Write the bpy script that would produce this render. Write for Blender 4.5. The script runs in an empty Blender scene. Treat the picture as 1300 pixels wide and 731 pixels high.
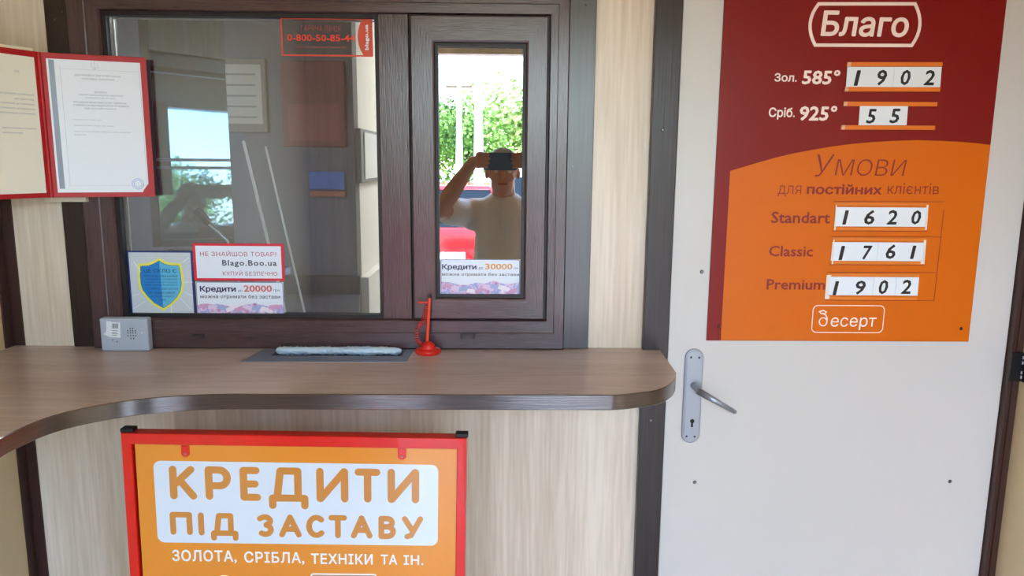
import bpy, bmesh, math, random
import numpy as np
from mathutils import Vector, Matrix, noise
from mathutils.geometry import delaunay_2d_cdt
random.seed(7)
sc = bpy.context.scene
C = sc.collection
PI = math.pi

# ------------------------------------------------------------------ camera
CX, CY = 650.0, 365.5
VV = (600.0, 6020.0)      # vanishing point of the verticals
VN = (632.0, 205.0)       # vanishing point of the wall's normal
F = math.sqrt(-((VV[0]-CX)*(VN[0]-CX) + (VV[1]-CY)*(VN[1]-CY)))
def _d(p): return Vector(((p[0]-CX)/F, -(p[1]-CY)/F, -1.0)).normalized()
Yc = _d(VN); Zc = -_d(VV); Xc = Yc.cross(Zc).normalized(); Zc = Xc.cross(Yc).normalized()
M3 = Matrix((Xc, Yc, Zc))                      # camera -> world
CAM = Vector((0.0, -1.70, 1.60))
cd = bpy.data.cameras.new('camera'); cam = bpy.data.objects.new('camera', cd); C.objects.link(cam)
cam.matrix_world = Matrix.Translation(CAM) @ M3.to_4x4()
cd.sensor_width = 36; cd.lens = F/1300*36; cd.clip_start = 0.002; cd.clip_end = 300
sc.camera = cam
def ray(px, py): return M3 @ Vector(((px-CX)/F, -(py-CY)/F, -1.0))
def P(px, py, y=0.0):
    d = ray(px, py); return CAM + d*((y-CAM.y)/d.y)
def PZ(px, py, z):
    d = ray(px, py); return CAM + d*((z-CAM.z)/d.z)
def PXw(px, py, x):
    d = ray(px, py); return CAM + d*((x-CAM.x)/d.x)

# ------------------------------------------------------------------ world, sun, exposure
w = bpy.data.worlds.new('sky'); sc.world = w; w.use_nodes = True
nt = w.node_tree; nt.nodes.clear()
sky = nt.nodes.new('ShaderNodeTexSky'); sky.sky_type = 'NISHITA'; sky.sun_disc = False
sky.sun_elevation = math.radians(52); sky.sun_rotation = math.radians(200); sky.air_density = 1.0; sky.dust_density = 1.0; sky.ozone_density = 2.0
SKY_STRENGTH = 0.42
bg = nt.nodes.new('ShaderNodeBackground'); bg.inputs[1].default_value = SKY_STRENGTH
wo = nt.nodes.new('ShaderNodeOutputWorld')
nt.links.new(sky.outputs[0], bg.inputs[0]); nt.links.new(bg.outputs[0], wo.inputs[0])
sl = bpy.data.lights.new('sun', 'SUN'); sl.energy = 6.0; sl.angle = 0.01; sl.color = (1, .98, .95)
sun = bpy.data.objects.new('sun', sl); C.objects.link(sun)
sun.rotation_euler = (math.radians(-36), math.radians(10), 0)     # high, from beyond the booth
def portal(name, loc, rot, sx, sy):
    l = bpy.data.lights.new(name, 'AREA'); l.shape = 'RECTANGLE'; l.size = sx; l.size_y = sy; l.cycles.is_portal = True
    o = bpy.data.objects.new(name, l); C.objects.link(o); o.location = loc; o.rotation_euler = rot
vs = sc.view_settings
vs.view_transform = 'Standard'; vs.look = 'None'; vs.gamma = 1; vs.use_curve_mapping = False
vs.exposure = 2.66

# ------------------------------------------------------------------ materials
def lin(c):
    return tuple(((v/255)/12.92 if v/255 <= .04045 else ((v/255+.055)/1.055)**2.4) for v in c) + (1,)
MATS = {}
def mat(name, rgb, rough=.5, metal=0, spec=.5, coat=0, bump=0, bscale=200, var=0, vscale=6):
    if name in MATS: return MATS[name]
    m = bpy.data.materials.new(name); m.use_nodes = True; t = m.node_tree; b = t.nodes['Principled BSDF']
    b.inputs['Base Color'].default_value = lin(rgb); b.inputs['Roughness'].default_value = rough
    b.inputs['Metallic'].default_value = metal; b.inputs['Specular IOR Level'].default_value = spec
    b.inputs['Coat Weight'].default_value = coat
    tc = t.nodes.new('ShaderNodeTexCoord')
    if var:
        n = t.nodes.new('ShaderNodeTexNoise'); n.inputs['Scale'].default_value = vscale; n.inputs['Detail'].default_value = 4
        mx = t.nodes.new('ShaderNodeMix'); mx.data_type = 'RGBA'
        mx.inputs[6].default_value = lin([max(0, v*(1-var)) for v in rgb]); mx.inputs[7].default_value = lin([min(255, v*(1+var)) for v in rgb])
        t.links.new(tc.outputs['Object'], n.inputs['Vector']); t.links.new(n.outputs[0], mx.inputs[0]); t.links.new(mx.outputs[2], b.inputs['Base Color'])
    if bump:
        n = t.nodes.new('ShaderNodeTexNoise'); n.inputs['Scale'].default_value = bscale; n.inputs['Detail'].default_value = 3
        bp = t.nodes.new('ShaderNodeBump'); bp.inputs['Strength'].default_value = bump; bp.inputs['Distance'].default_value = .002
        t.links.new(tc.outputs['Object'], n.inputs['Vector']); t.links.new(n.outputs[0], bp.inputs['Height']); t.links.new(bp.outputs[0], b.inputs['Normal'])
    MATS[name] = m; return m
def wood(name, ca, cb, axis, rough=.45, fine=160, coarse=9, along=.035, bump=.15, spec=.5, coat=0, contrast=(.3, .7), finew=.55):
    if name in MATS: return MATS[name]
    m = bpy.data.materials.new(name); m.use_nodes = True; t = m.node_tree; b = t.nodes['Principled BSDF']
    tc = t.nodes.new('ShaderNodeTexCoord'); N = []
    for sc_, det, dist in ((coarse, 4, .6), (fine, 3, 0)):
        mp = t.nodes.new('ShaderNodeMapping'); s = [sc_*along if c_ in axis else sc_ for c_ in 'xyz']
        mp.inputs['Scale'].default_value = s
        n = t.nodes.new('ShaderNodeTexNoise'); n.inputs['Scale'].default_value = 1; n.inputs['Detail'].default_value = det; n.inputs['Distortion'].default_value = dist
        t.links.new(tc.outputs['Object'], mp.inputs[0]); t.links.new(mp.outputs[0], n.inputs['Vector']); N.append(n)
    mx = t.nodes.new('ShaderNodeMix'); mx.data_type = 'FLOAT'; mx.inputs[0].default_value = finew
    t.links.new(N[0].outputs[0], mx.inputs[2]); t.links.new(N[1].outputs[0], mx.inputs[3])
    r = t.nodes.new('ShaderNodeValToRGB'); r.color_ramp.elements[0].position = contrast[0]; r.color_ramp.elements[1].position = contrast[1]
    r.color_ramp.elements[0].color = lin(ca); r.color_ramp.elements[1].color = lin(cb)
    t.links.new(mx.outputs[0], r.inputs[0]); t.links.new(r.outputs[0], b.inputs['Base Color'])
    b.inputs['Roughness'].default_value = rough; b.inputs['Specular IOR Level'].default_value = spec; b.inputs['Coat Weight'].default_value = coat; b.inputs['Coat Roughness'].default_value = .1; b.inputs['Coat IOR'].default_value = 1.75
    bp = t.nodes.new('ShaderNodeBump'); bp.inputs['Strength'].default_value = bump; bp.inputs['Distance'].default_value = .001
    t.links.new(N[1].outputs[0], bp.inputs['Height']); t.links.new(bp.outputs[0], b.inputs['Normal'])
    if coat: t.links.new(bp.outputs[0], b.inputs['Coat Normal'])
    MATS[name] = m; return m
def glassmat(name, refl, tint, rough=0.0):
    m = bpy.data.materials.new(name); m.use_nodes = True; t = m.node_tree; t.nodes.clear()
    o = t.nodes.new('ShaderNodeOutputMaterial'); mx = t.nodes.new('ShaderNodeMixShader')
    tr = t.nodes.new('ShaderNodeBsdfTransparent'); tr.inputs[0].default_value = tint
    gl = t.nodes.new('ShaderNodeBsdfAnisotropic'); gl.inputs['Roughness'].default_value = rough; gl.inputs[0].default_value = (.97, .99, 1, 1)
    lw = t.nodes.new('ShaderNodeLayerWeight'); lw.inputs[0].default_value = .15
    ad = t.nodes.new('ShaderNodeMath'); ad.operation = 'ADD'; ad.inputs[1].default_value = refl; ad.use_clamp = True
    ml = t.nodes.new('ShaderNodeMath'); ml.operation = 'MULTIPLY'; ml.inputs[1].default_value = .6
    t.links.new(lw.outputs['Fresnel'], ml.inputs[0]); t.links.new(ml.outputs[0], ad.inputs[0])
    t.links.new(ad.outputs[0], mx.inputs[0]); t.links.new(tr.outputs[0], mx.inputs[1]); t.links.new(gl.outputs[0], mx.inputs[2]); t.links.new(mx.outputs[0], o.inputs[0])
    MATS[name] = m; return m
def emis(name, rgb, s):
    m = bpy.data.materials.new(name); m.use_nodes = True; b = m.node_tree.nodes['Principled BSDF']
    b.inputs['Base Color'].default_value = lin(rgb); b.inputs['Emission Color'].default_value = lin(rgb); b.inputs['Emission Strength'].default_value = s
    MATS[name] = m; return m

OAK = wood('light_oak_laminate', (194, 176, 150), (228, 216, 198), 'z', rough=.42, along=.045, fine=120, coarse=8, finew=.42, contrast=(.34, .66))
CREAM = mat('cream_laminate', (206, 184, 144), .45, var=.03)
WHITE = mat('white_door_paint', (203, 201, 195), .38, var=.012, vscale=2, bump=.03, bscale=60)
WENGE_SKY = wood('wenge_trim_sky_sheen', (40, 34, 36), (64, 58, 60), 'z', rough=.3, along=.03, fine=260, coarse=20, bump=.2, spec=.8)  # wenge with the sky's grey reflection painted into its colour
WENGE = wood('wenge_trim', (30, 20, 19), (54, 40, 37), 'z', rough=.3, along=.03, fine=260, coarse=20, bump=.2, spec=.45)
WENGEX = wood('wenge_trim_across', (40, 28, 26), (66, 50, 46), 'x', rough=.3, along=.03, fine=260, coarse=20, bump=.2, spec=.45)
FRV = wood('window_foil_upright', (48, 29, 31), (80, 58, 62), 'z', rough=.26, along=.06, fine=420, coarse=40, bump=.4, spec=.75)
FRH = wood('window_foil_across', (48, 29, 31), (80, 58, 62), 'x', rough=.26, along=.06, fine=420, coarse=40, bump=.4, spec=.75)
TOP = wood('counter_laminate', (168, 149, 136), (212, 196, 184), 'x', rough=.34, along=.05, fine=230, coarse=16, bump=.12)
EDGE = wood('counter_edge_band', (34, 22, 18), (78, 56, 47), 'xy', rough=.3, along=.03, fine=420, coarse=60, bump=.35, contrast=(.38, .75), coat=.8)
RUBBER = mat('black_rubber', (16, 15, 17), .5)
GREYPL = mat('grey_plastic', (172, 184, 198), .45)
METAL = mat('brushed_steel', (150, 160, 172), .36, metal=.9, bump=.1, bscale=300)
ALU = mat('satin_aluminium', (165, 170, 176), .38, metal=.85)
SCREW = mat('screw_steel', (120, 120, 122), .35, metal=.9)
REDPL = mat('red_plastic', (226, 42, 28), .3)
REDPAINT = mat('red_painted_steel', (222, 26, 16), .28, coat=.4, var=.05, vscale=20)
DKRED = mat('sign_dark_red', (126, 3, 5), .3, spec=.35)
ORANGE = mat('sign_orange', (210, 102, 0), .3, spec=.35)
MAROON = mat('lettering_maroon', (130, 22, 26), .35)
PINKW = mat('logo_cream', (246, 226, 214), .35)
PAPERW = mat('white_card', (226, 234, 238), .5)
INK = mat('black_ink', (18, 18, 22), .5)
RAIL = mat('rail_orange', (226, 118, 26), .35)
CLEARAIL = mat('rail_clear_plastic', (222, 124, 40), .25)

# ------------------------------------------------------------------ mesh builder
class B:
    def __init__(s): s.v = []; s.f = []; s.sm = []
    def add(s, vs_, fs, smooth=False):
        n = len(s.v); s.v += [tuple(v) for v in vs_]; s.f += [tuple(i+n for i in f) for f in fs]; s.sm += [smooth]*len(fs); return s
    def box(s, x0, x1, y0, y1, z0, z1):
        if x0 > x1: x0, x1 = x1, x0
        if y0 > y1: y0, y1 = y1, y0
        if z0 > z1: z0, z1 = z1, z0
        return s.add([(x0,y0,z0),(x1,y0,z0),(x1,y1,z0),(x0,y1,z0),(x0,y0,z1),(x1,y0,z1),(x1,y1,z1),(x0,y1,z1)],
                     [(0,3,2,1),(4,5,6,7),(0,1,5,4),(1,2,6,5),(2,3,7,6),(3,0,4,7)])
    def prism(s, pts, y0, y1):           # pts (x,z) counter-clockwise as seen from -y
        n = len(pts)
        a = sum(pts[i][0]*pts[(i+1)%n][1]-pts[(i+1)%n][0]*pts[i][1] for i in range(n))
        if a < 0: pts = pts[::-1]
        if y0 > y1: y0, y1 = y1, y0
        vs_ = [(x, y0, z) for x, z in pts] + [(x, y1, z) for x, z in pts]
        return s.add(vs_, [tuple(range(n)), tuple(range(2*n-1, n-1, -1))] + [(i, i+n, (i+1)%n+n, (i+1)%n) for i in range(n)])
    def ring(s, pts, inner, y0, y1):     # closed band between two outlines
        n = len(pts); vs_ = [(x,y0,z) for x,z in pts]+[(x,y0,z) for x,z in inner]+[(x,y1,z) for x,z in pts]+[(x,y1,z) for x,z in inner]
        fs = []
        for i in range(n):
            j = (i+1) % n
            fs += [(i, j, j+n, i+n), (i+2*n, i+3*n, j+3*n, j+2*n), (i, i+2*n, j+2*n, j), (i+n, j+n, j+3*n, i+3*n)]
        return s.add(vs_, fs)
    def cone(s, p0, p1, r0, r1, n=16, caps=True, smooth=True):
        p0 = Vector(p0); p1 = Vector(p1); a = (p1-p0).normalized()
        u = a.orthogonal().normalized(); v = a.cross(u)
        vs_ = [p + (u*math.cos(2*PI*i/n)+v*math.sin(2*PI*i/n))*r for p, r in ((p0, r0), (p1, r1)) for i in range(n)]
        s.add(vs_, [(i, (i+1)%n, (i+1)%n+n, i+n) for i in range(n)], smooth)
        if caps: s.add(vs_, [tuple(range(n-1, -1, -1)), tuple(range(n, 2*n))])
        return s
    def cyl(s, p0, p1, r, n=16): return s.cone(p0, p1, r, r, n)
    def tube(s, pts, r, n=8):
        pts = [Vector(p) for p in pts]; k = len(pts); rr = r if isinstance(r, (list, tuple)) else [r]*k
        vs_ = []; u = None
        for i, p in enumerate(pts):
            t = (pts[min(i+1, k-1)]-pts[max(i-1, 0)]).normalized()
            u = t.orthogonal().normalized() if u is None else (u - t*u.dot(t)).normalized()
            w_ = t.cross(u); vs_ += [p+(u*math.cos(2*PI*j/n)+w_*math.sin(2*PI*j/n))*rr[i] for j in range(n)]
        fs = [(i*n+j, i*n+(j+1)%n, (i+1)*n+(j+1)%n, (i+1)*n+j) for i in range(k-1) for j in range(n)]
        s.add(vs_, fs, True); s.add(vs_, [tuple(range(n-1, -1, -1)), tuple(range((k-1)*n, k*n))]); return s
    def lathe(s, c, prof, n=24):         # prof (r, z) upwards
        vs_ = [(c[0]+r*math.cos(2*PI*j/n), c[1]+r*math.sin(2*PI*j/n), c[2]+z) for r, z in prof for j in range(n)]
        fs = [(i*n+j, i*n+(j+1)%n, (i+1)*n+(j+1)%n, (i+1)*n+j) for i in range(len(prof)-1) for j in range(n)]
        s.add(vs_, fs, True); s.add(vs_, [tuple(range(n-1, -1, -1)), tuple(range((len(prof)-1)*n, len(prof)*n))]); return s
    def ball(s, c, rx, ry=None, rz=None, nu=14, nv=9):
        ry = ry or rx; rz = rz or rx; vs_ = [(c[0], c[1], c[2]-rz)]
        for i in range(1, nv):
            a = -PI/2+PI*i/nv
            vs_ += [(c[0]+rx*math.cos(a)*math.cos(2*PI*j/nu), c[1]+ry*math.cos(a)*math.sin(2*PI*j/nu), c[2]+rz*math.sin(a)) for j in range(nu)]
        vs_.append((c[0], c[1], c[2]+rz)); L = len(vs_)-1
        fs = [(0, 1+(j+1)%nu, 1+j) for j in range(nu)] + [(L, L-nu+j, L-nu+(j+1)%nu) for j in range(nu)]
        fs += [(1+i*nu+j, 1+i*nu+(j+1)%nu, 1+(i+1)*nu+(j+1)%nu, 1+(i+1)*nu+j) for i in range(nv-2) for j in range(nu)]
        return s.add(vs_, fs, True)
    def build(s, name, m, parent=None, bevel=0, seg=2):
        me = bpy.data.meshes.new(name)
        if parent is None:               # a top-level mesh: origin at the middle of its foot
            xs = [v[0] for v in s.v]; ys = [v[1] for v in s.v]; zs = [v[2] for v in s.v]
            o0 = Vector(((min(xs)+max(xs))/2, (min(ys)+max(ys))/2, min(zs)))
            vv = [tuple(Vector(v)-o0) for v in s.v]
        else: o0 = Vector((0,0,0)); r0 = Vector(parent.get('_o', (0,0,0))); vv = [tuple(Vector(v)-r0) for v in s.v]
        me.from_pydata(vv, [], s.f); me.materials.append(m)
        me.polygons.foreach_set('use_smooth', s.sm)
        if bevel:
            bm = bmesh.new(); bm.from_mesh(me); bmesh.ops.remove_doubles(bm, verts=bm.verts, dist=1e-6)
            bm.normal_update()
            ed = [e for e in bm.edges if len(e.link_faces) == 2 and e.calc_face_angle(0) > .6]
            bmesh.ops.bevel(bm, geom=ed, offset=bevel, segments=seg, affect='EDGES', profile=.5, clamp_overlap=True)
            bm.to_mesh(me); bm.free()
        me.update(); o = bpy.data.objects.new(name, me); C.objects.link(o)
        if parent is None: o.location = o0; o['_o'] = tuple(o0)
        else: o.parent = parent; o['_o'] = parent.get('_o', (0,0,0))
        return o
def tag(o, label=None, cat=None, group=None, kind=None):
    for k, v in (('label', label), ('category', cat), ('group', group), ('kind', kind)):
        if v: o[k] = v
    return o
def thing(name, loc, label=None, cat=None, group=None, kind=None, ry=0):
    o = bpy.data.objects.new(name, None); C.objects.link(o); o.location = loc; o['_o'] = tuple(loc)
    o.empty_display_size = .05; o.rotation_euler = (0, ry, 0); return tag(o, label, cat, group, kind)
def struct(o, label=None): o['kind'] = 'structure'; tag(o, label); return o

# ------------------------------------------------------------------ flat plane helper and lettering
class Pl:
    """a board standing parallel to the wall at y, turned by a about its own normal; px -> board coordinates (already un-turned)"""
    def __init__(s, y, o=(0,0), a=0): s.y = y; s.o = o; s.a = a
    def __call__(s, px, py):
        p = P(px, py, s.y); u, v = p.x-s.o[0], p.z-s.o[1]; c, d = math.cos(s.a), math.sin(s.a)
        return (s.o[0]+u*c-v*d, s.o[1]+u*d+v*c)
def dedupe(pts):
    out = []
    for p in pts:
        if not out or (abs(p[0]-out[-1][0])+abs(p[1]-out[-1][1])) > 1e-7: out.append(p)
    return out
TC = {}
def textmesh(s, bold, shear, spacing):
    if bold < 0 and 'н' in s: bold = 0
    k = (s, bold, shear, spacing)
    if k in TC: return TC[k]
    cu = bpy.data.curves.new('t', 'FONT'); cu.body = s; cu.offset = min(bold, 0); cu.shear = shear; cu.space_character = spacing
    cu.resolution_u = 2; cu.extrude = .5; cu.size = 1
    o = bpy.data.objects.new('t', cu); C.objects.link(o); bpy.context.view_layer.update()
    me = bpy.data.meshes.new_from_object(o.evaluated_get(bpy.context.evaluated_depsgraph_get()))
    vs_ = [tuple(v.co) for v in me.vertices]; fs = [tuple(p.vertices) for p in me.polygons]
    # drop cap faces that the outline does not enclose (winding number 0)
    ed = []
    for f in fs:
        zs = [vs_[i][2] for i in f]
        if max(zs)-min(zs) > .5:
            for a, c in zip(f, f[1:]+f[:1]):
                if vs_[a][2] > 0 and vs_[c][2] > 0: ed.append((vs_[a][0], vs_[a][1], vs_[c][0], vs_[c][1]))
    if bold > 0:                          # embolden: union of shifted copies of the outline
        e0 = list(ed); ed = []
        for q_ in range(8):
            dx, dy = bold*math.cos(q_*PI/4), bold*math.sin(q_*PI/4); ed += [(a+dx, c+dy, d+dx, e+dy) for a, c, d, e in e0]
    E = np.array(ed, dtype=float)
    # refill the outline: constrained triangulation, keep what the outline winds round
    sides = []; vs_ = []
    idx = {}; pv = []; pe_ = []
    def vi(x, y):
        k_ = (round(x, 6), round(y, 6))
        if k_ not in idx: idx[k_] = len(pv); pv.append(Vector(k_))
        return idx[k_]
    for ax, ay, bx, by in ed:
        i, j = vi(ax, ay), vi(bx, by)
        if i != j: pe_.append((i, j))
    assert pv
    cv, _, cf, _, _, _ = delaunay_2d_cdt(pv, pe_, [], 0, 1e-7)
    n0 = len(vs_); vs_ += [(v.x, v.y, .5) for v in cv]
    cvn = np.array([(v.x, v.y) for v in cv]); n0 = len(vs_)-len(cv)
    cf = [f for f in cf if len(f) == 3]; cen = cvn[np.array(cf)].mean(axis=1)+np.array([1e-6, 1.3e-6])
    up = E[:, 3] > E[:, 1]; dy_ = np.where(E[:, 3] == E[:, 1], 1e-12, E[:, 3]-E[:, 1])
    for f, (x, y) in zip(cf, cen):
        hit = ((E[:, 1] <= y) != (E[:, 3] <= y)) & (E[:, 0]+(E[:, 2]-E[:, 0])*(y-E[:, 1])/dy_ > x)
        if (hit & up).sum() != (hit & ~up).sum(): sides.append(tuple(i+n0 for i in f))
    fs = sides
    bpy.data.objects.remove(o); bpy.data.curves.remove(cu); bpy.data.meshes.remove(me)
    TC[k] = (vs_, fs); return TC[k]
def letters(b, pl, s, x0, x1, yt, yb, y0=None, th=.0004, bold=0.0, shear=0.0, spacing=1.0, rot=False):
    """write s into the pixel box on plane pl; y0 = front face's y"""
    vs_, fs = textmesh(s, bold, shear, spacing)
    xs = [v[0] for v in vs_]; ys = [v[1] for v in vs_]; ax, bx, ay, by = min(xs), max(xs), min(ys), max(ys)
    ym = (yt+yb)/2; xm = (x0+x1)/2
    L = pl(x0, ym)[0]; R = pl(x1, ym)[0]; T = pl(xm, yt)[1]; Bo = pl(xm, yb)[1]
    yy = (pl.y if y0 is None else y0)
    out = []
    for v in vs_:
        u = (v[0]-ax)/(bx-ax); q = (v[1]-ay)/(by-ay); d = yy + (0 if v[2] > 0 else th)
        if rot: X = R+(L-R)*q; Z = Bo+(T-Bo)*u
        else: X = L+(R-L)*u; Z = Bo+(T-Bo)*q
        out.append((X, d, Z))
    b.add(out, fs); return b
def rrect(x0, x1, z0, z1, r, n=6):
    pts = []
    for cx, cz, a0 in ((x1-r, z1-r, 0), (x0+r, z1-r, PI/2), (x0+r, z0+r, PI), (x1-r, z0+r, 1.5*PI)):
        for i in range(n+1): a = a0+PI/2*i/n; pts.append((cx+r*math.cos(a), cz+r*math.sin(a)))
    return pts
def offset_poly(pts, d):
    n = len(pts); out = []; a = sum(pts[i][0]*pts[(i+1)%n][1]-pts[(i+1)%n][0]*pts[i][1] for i in range(n)); sg = 1 if a > 0 else -1
    for i in range(n):
        p0, p1, p2 = Vector(pts[i-1]), Vector(pts[i]), Vector(pts[(i+1)%n])
        e1 = (p1-p0).normalized(); e2 = (p2-p1).normalized(); n1 = Vector((-e1.y, e1.x))*sg; n2 = Vector((-e2.y, e2.x))*sg
        m_ = (n1+n2); m_ = m_/max(.4, m_.length_squared/2) ; out.append(tuple(p1+m_*d))
    return out

# ================================================================== THE SHELL
ZC = P(450, 440).z                      # counter top height
XL = -1.109                              # left wall's inner face
XR = P(1297, 400).x                      # right wall's inner face
YB = -2.75                               # entrance wall
ZT = 2.42                                # ceiling
fL, fR = P(123.4, 402).x, P(719, 200).x  # window frame
fB, fT = ZC, P(300, -15).z
tL, tR = P(98, 439).x, P(752, 200).x
OPX0, OPX1, OPZ = -0.52, 0.92, 2.20      # entrance opening
TH = .07
wf = B()
wf.box(XL-.1, fL+.01, 0, TH, 0, ZT); wf.box(fL+.01, fR-.01, 0, TH, 0, fB-.002); wf.box(fL+.01, fR-.01, 0, TH, fT-.01, ZT)
dL, dR = P(857.7, 200).x, P(1281, 400).x
wf.box(fR-.01, dL, 0, TH, 0, ZT); wf.box(dL, dR, 0, TH, 2.16, ZT); wf.box(dR, XR+.1, 0, TH, 0, ZT)
wall_front = struct(wf.build('wall_front', OAK), 'light oak laminate front wall of the booth around the cash window')
wl = struct(B().box(XL-.1, XL, YB, -.0005, 0, ZT).build('wall_left', CREAM), 'cream laminate wall at the left edge')
wr = struct(B().box(XR, XR+.1, YB, -.0005, 0, ZT).build('wall_right', CREAM), 'cream laminate wall at the right edge')
wb = B(); y0, y1 = YB-.1, YB
wb.box(XL-.1, OPX0, y0, y1, 0, ZT); wb.box(OPX0, OPX1, y0, y1, OPZ, ZT); wb.box(OPX1, XR+.1, y0, y1, 0, ZT)
struct(wb.build('wall_back', OAK), 'booth wall with the entrance opening behind the photographer')
struct(B().box(XL-.1, XR+.1, YB-.1, -.001, -.05, 0).build('floor', mat('floor_tile', (156, 158, 160), .4, var=.05)), 'pale floor of the booth')
struct(B().box(XL-.1, XR+.1, YB-.1, -.001, ZT, ZT+.06).build('ceiling', mat('ceiling_panel', (236, 196, 132), .6)), 'cream ceiling of the booth')
portal('entrance_portal', ((OPX0+OPX1)/2, YB-.02, OPZ/2), (PI/2, 0, PI), OPX1-OPX0, OPZ)

def screw(parent, x, y, z, r=.0042, m=None, name='screw'):
    return B().cone((x, y, z), (x, y-.0022, z), r, r*.6, 12).build(name, m or SCREW, parent)
# trims: window surround
def trim(name, x0, x1, z0, z1, label, m=WENGE, d=.012, y=0.0):
    return struct(B().box(x0, x1, y-d, y-.0003, z0, z1).build(name, m, bevel=.0012), label)
t1 = trim('trim_1', tL, fL-.0004, ZC+.001, fT+.055, 'dark wenge trim board along the left side of the cash window')
t2 = trim('trim_2', fR+.0004, tR, ZC+.001, fT+.055, 'wenge trim board along the right side of the cash window, grey sky sheen put in its colour', WENGE_SKY)
t3 = trim('trim_3', fL, fR, fT+.0005, fT+.055, 'dark wenge trim board above the cash window', WENGEX)
for t, px, py in ((t2, 726, 211), (t2, 722, 412), (t2, 744, 6), (t1, 79, 15), (t1, 70, 25)):
    p = P(px, py, -.012); screw(t, p.x, -.012, p.z, .0025)
pL, pR = P(823.5, 200).x, P(857.7, 200).x
t4 = trim('trim_4', pL, pR-.003, 0.001, ZT-.001, 'dark wenge post between the cash window wall and the white door', d=.02)
for px, py in ((841, 165), (826, 533)):
    p = P(px, py, -.02); screw(t4, p.x, -.02, p.z, .0035)
CORN = mat('dark_brown_corner_trim', (58, 34, 28), .42, bump=.1)
for nm, z0, z1 in (('trim_5', ZC+.001, ZT-.001), ('trim_6', .001, ZC-.035)):
    b = B(); b.box(XL+.0004, XL+.026, -.004, -.0004, z0, z1); b.box(XL+.0004, XL+.004, -.034, -.0045, z0, z1); b.box(XL+.0042, XL+.0062, -.0062, -.0042, z0, z1)
    struct(b.build(nm, CORN), 'dark brown corner strip in the left corner ' + ('above' if nm == 'trim_5' else 'below') + ' the counter')
b = B().box(dR+.002, XR-.0005, -.02, -.0005, 0.001, ZT-.001).box(dR+.012, dR+.015, -.024, -.02, 0.001, ZT-.001)
t7 = struct(b.build('trim_7', CORN), 'dark brown strip between the white door and the right wall')
hz0, hz1 = P(1275, 484, -.03).z, P(1279, 448, -.03).z
b = B().box(dR-.003, XR-.001, -.030, -.0245, hz0, hz1); b.box(XR-.0045, XR-.0005, -.16, -.031, hz0, hz1)
br = b.build('bracket', mat('black_steel', (20, 18, 18), .4), bevel=.0008)
tag(br, 'black steel strap bracket on the dark strip at the right edge', 'bracket')
for k, f_ in enumerate((.12, .28, .62, .8)):
    B().cyl((XR-.008, -.034, hz0+(hz1-hz0)*f_), (XR-.008, -.034, hz0+(hz1-hz0)*(f_+.1)), .0022, 8).build('pin', ALU, br)

# ------------------------------------------------------------------ the cash window
win = thing('window_1', ((fL+fR)/2, 0, fB), 'dark brown woodgrain cash window with a wide fixed pane and a narrow sash', kind='structure')
def mitre(o, i, prof, names, parent, mv, mh):
    """o,i = outer/inner rect (x0,x1,z0,z1); prof = [(t 0..1 outer->inner, y)], one mesh for each side"""
    oc = [(o[0],o[2]),(o[1],o[2]),(o[1],o[3]),(o[0],o[3])]; ic = [(i[0],i[2]),(i[1],i[2]),(i[1],i[3]),(i[0],i[3])]
    res = []
    for k in range(4):
        j = (k+1) % 4; b = B(); vs_ = []
        for c in (k, j):
            for t, y in prof: vs_.append((oc[c][0]+(ic[c][0]-oc[c][0])*t, y, oc[c][1]+(ic[c][1]-oc[c][1])*t))
        n = len(prof); g = .0002*(1)
        fs = [(q, (q+1)%n, (q+1)%n+n, q+n) for q in range(n)] + [tuple(range(n-1, -1, -1)), tuple(range(n, 2*n))]
        b.add(vs_, fs); res.append(b.build(names, mh if k in (0, 2) else mv, parent))
    return res
gL, gR = P(158, 318).x, P(487, 400).x
gT, gB = P(300, 22).z, P(300, 402).z
sL, sR = P(523, 200, -.035).x, P(693, 230, -.035).x
sT, sB = P(600, 20, -.035).z, P(600, 404.6, -.035).z
mL, mR = P(487.5, 400, -.01).x, P(520.5, 200, -.026).x
inT = sT+.0045; inB = sB-.0045
FY = -.026
# outer frame: four mitred rails, stepped towards the glass
w_in = .052
prof = [(0, .05), (0, FY+.003), (.05, FY), (.55, FY), (.58, FY+.0012), (.95, FY+.0016), (1, FY+.006), (1, .05)]
xi0 = gL-.004; xi1 = sR+.005
rails = mitre((fL, fR, fB+.0005, fT), (xi0, xi1, inB, inT), prof, 'frame_rail', win, FRV, FRH)
mu = B().box(mL, mR, FY+.004, .05, inB, inT).build('mullion', FRV, win, bevel=.002)
# gasket of the fixed pane
def gasket(x0, x1, z0, z1, w_, y0, y1, parent=win):
    b = B(); b.ring([(x0,z0),(x1,z0),(x1,z1),(x0,z1)], [(x0+w_,z0+w_),(x1-w_,z0+w_),(x1-w_,z1-w_),(x0+w_,z1-w_)], y0, y1); return b.build('gasket', RUBBER, parent)
gasket(xi0, mL, inB, inT, .008, -.012, .004)
GLASSM = glassmat('window_glass', .10, (.78, .82, .86, 1))
SASHG = glassmat('sash_glass', .38, (.55, .62, .66, 1))
GY = .0
B().box(xi0+.003, mL-.003, GY, GY+.004, inB+.003, inT-.003).build('glass_pane', GLASSM, win)
# aluminium spacer seen inside the left edge of the glazing
b = B(); b.box(xi0+.012, xi0+.0155, .006, .012, inB+.01, inT-.012); b.box(xi0+.012, mL-.01, .006, .012, inT-.0125, inT-.0095)
b.build('spacer_bar', ALU, win)
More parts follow.
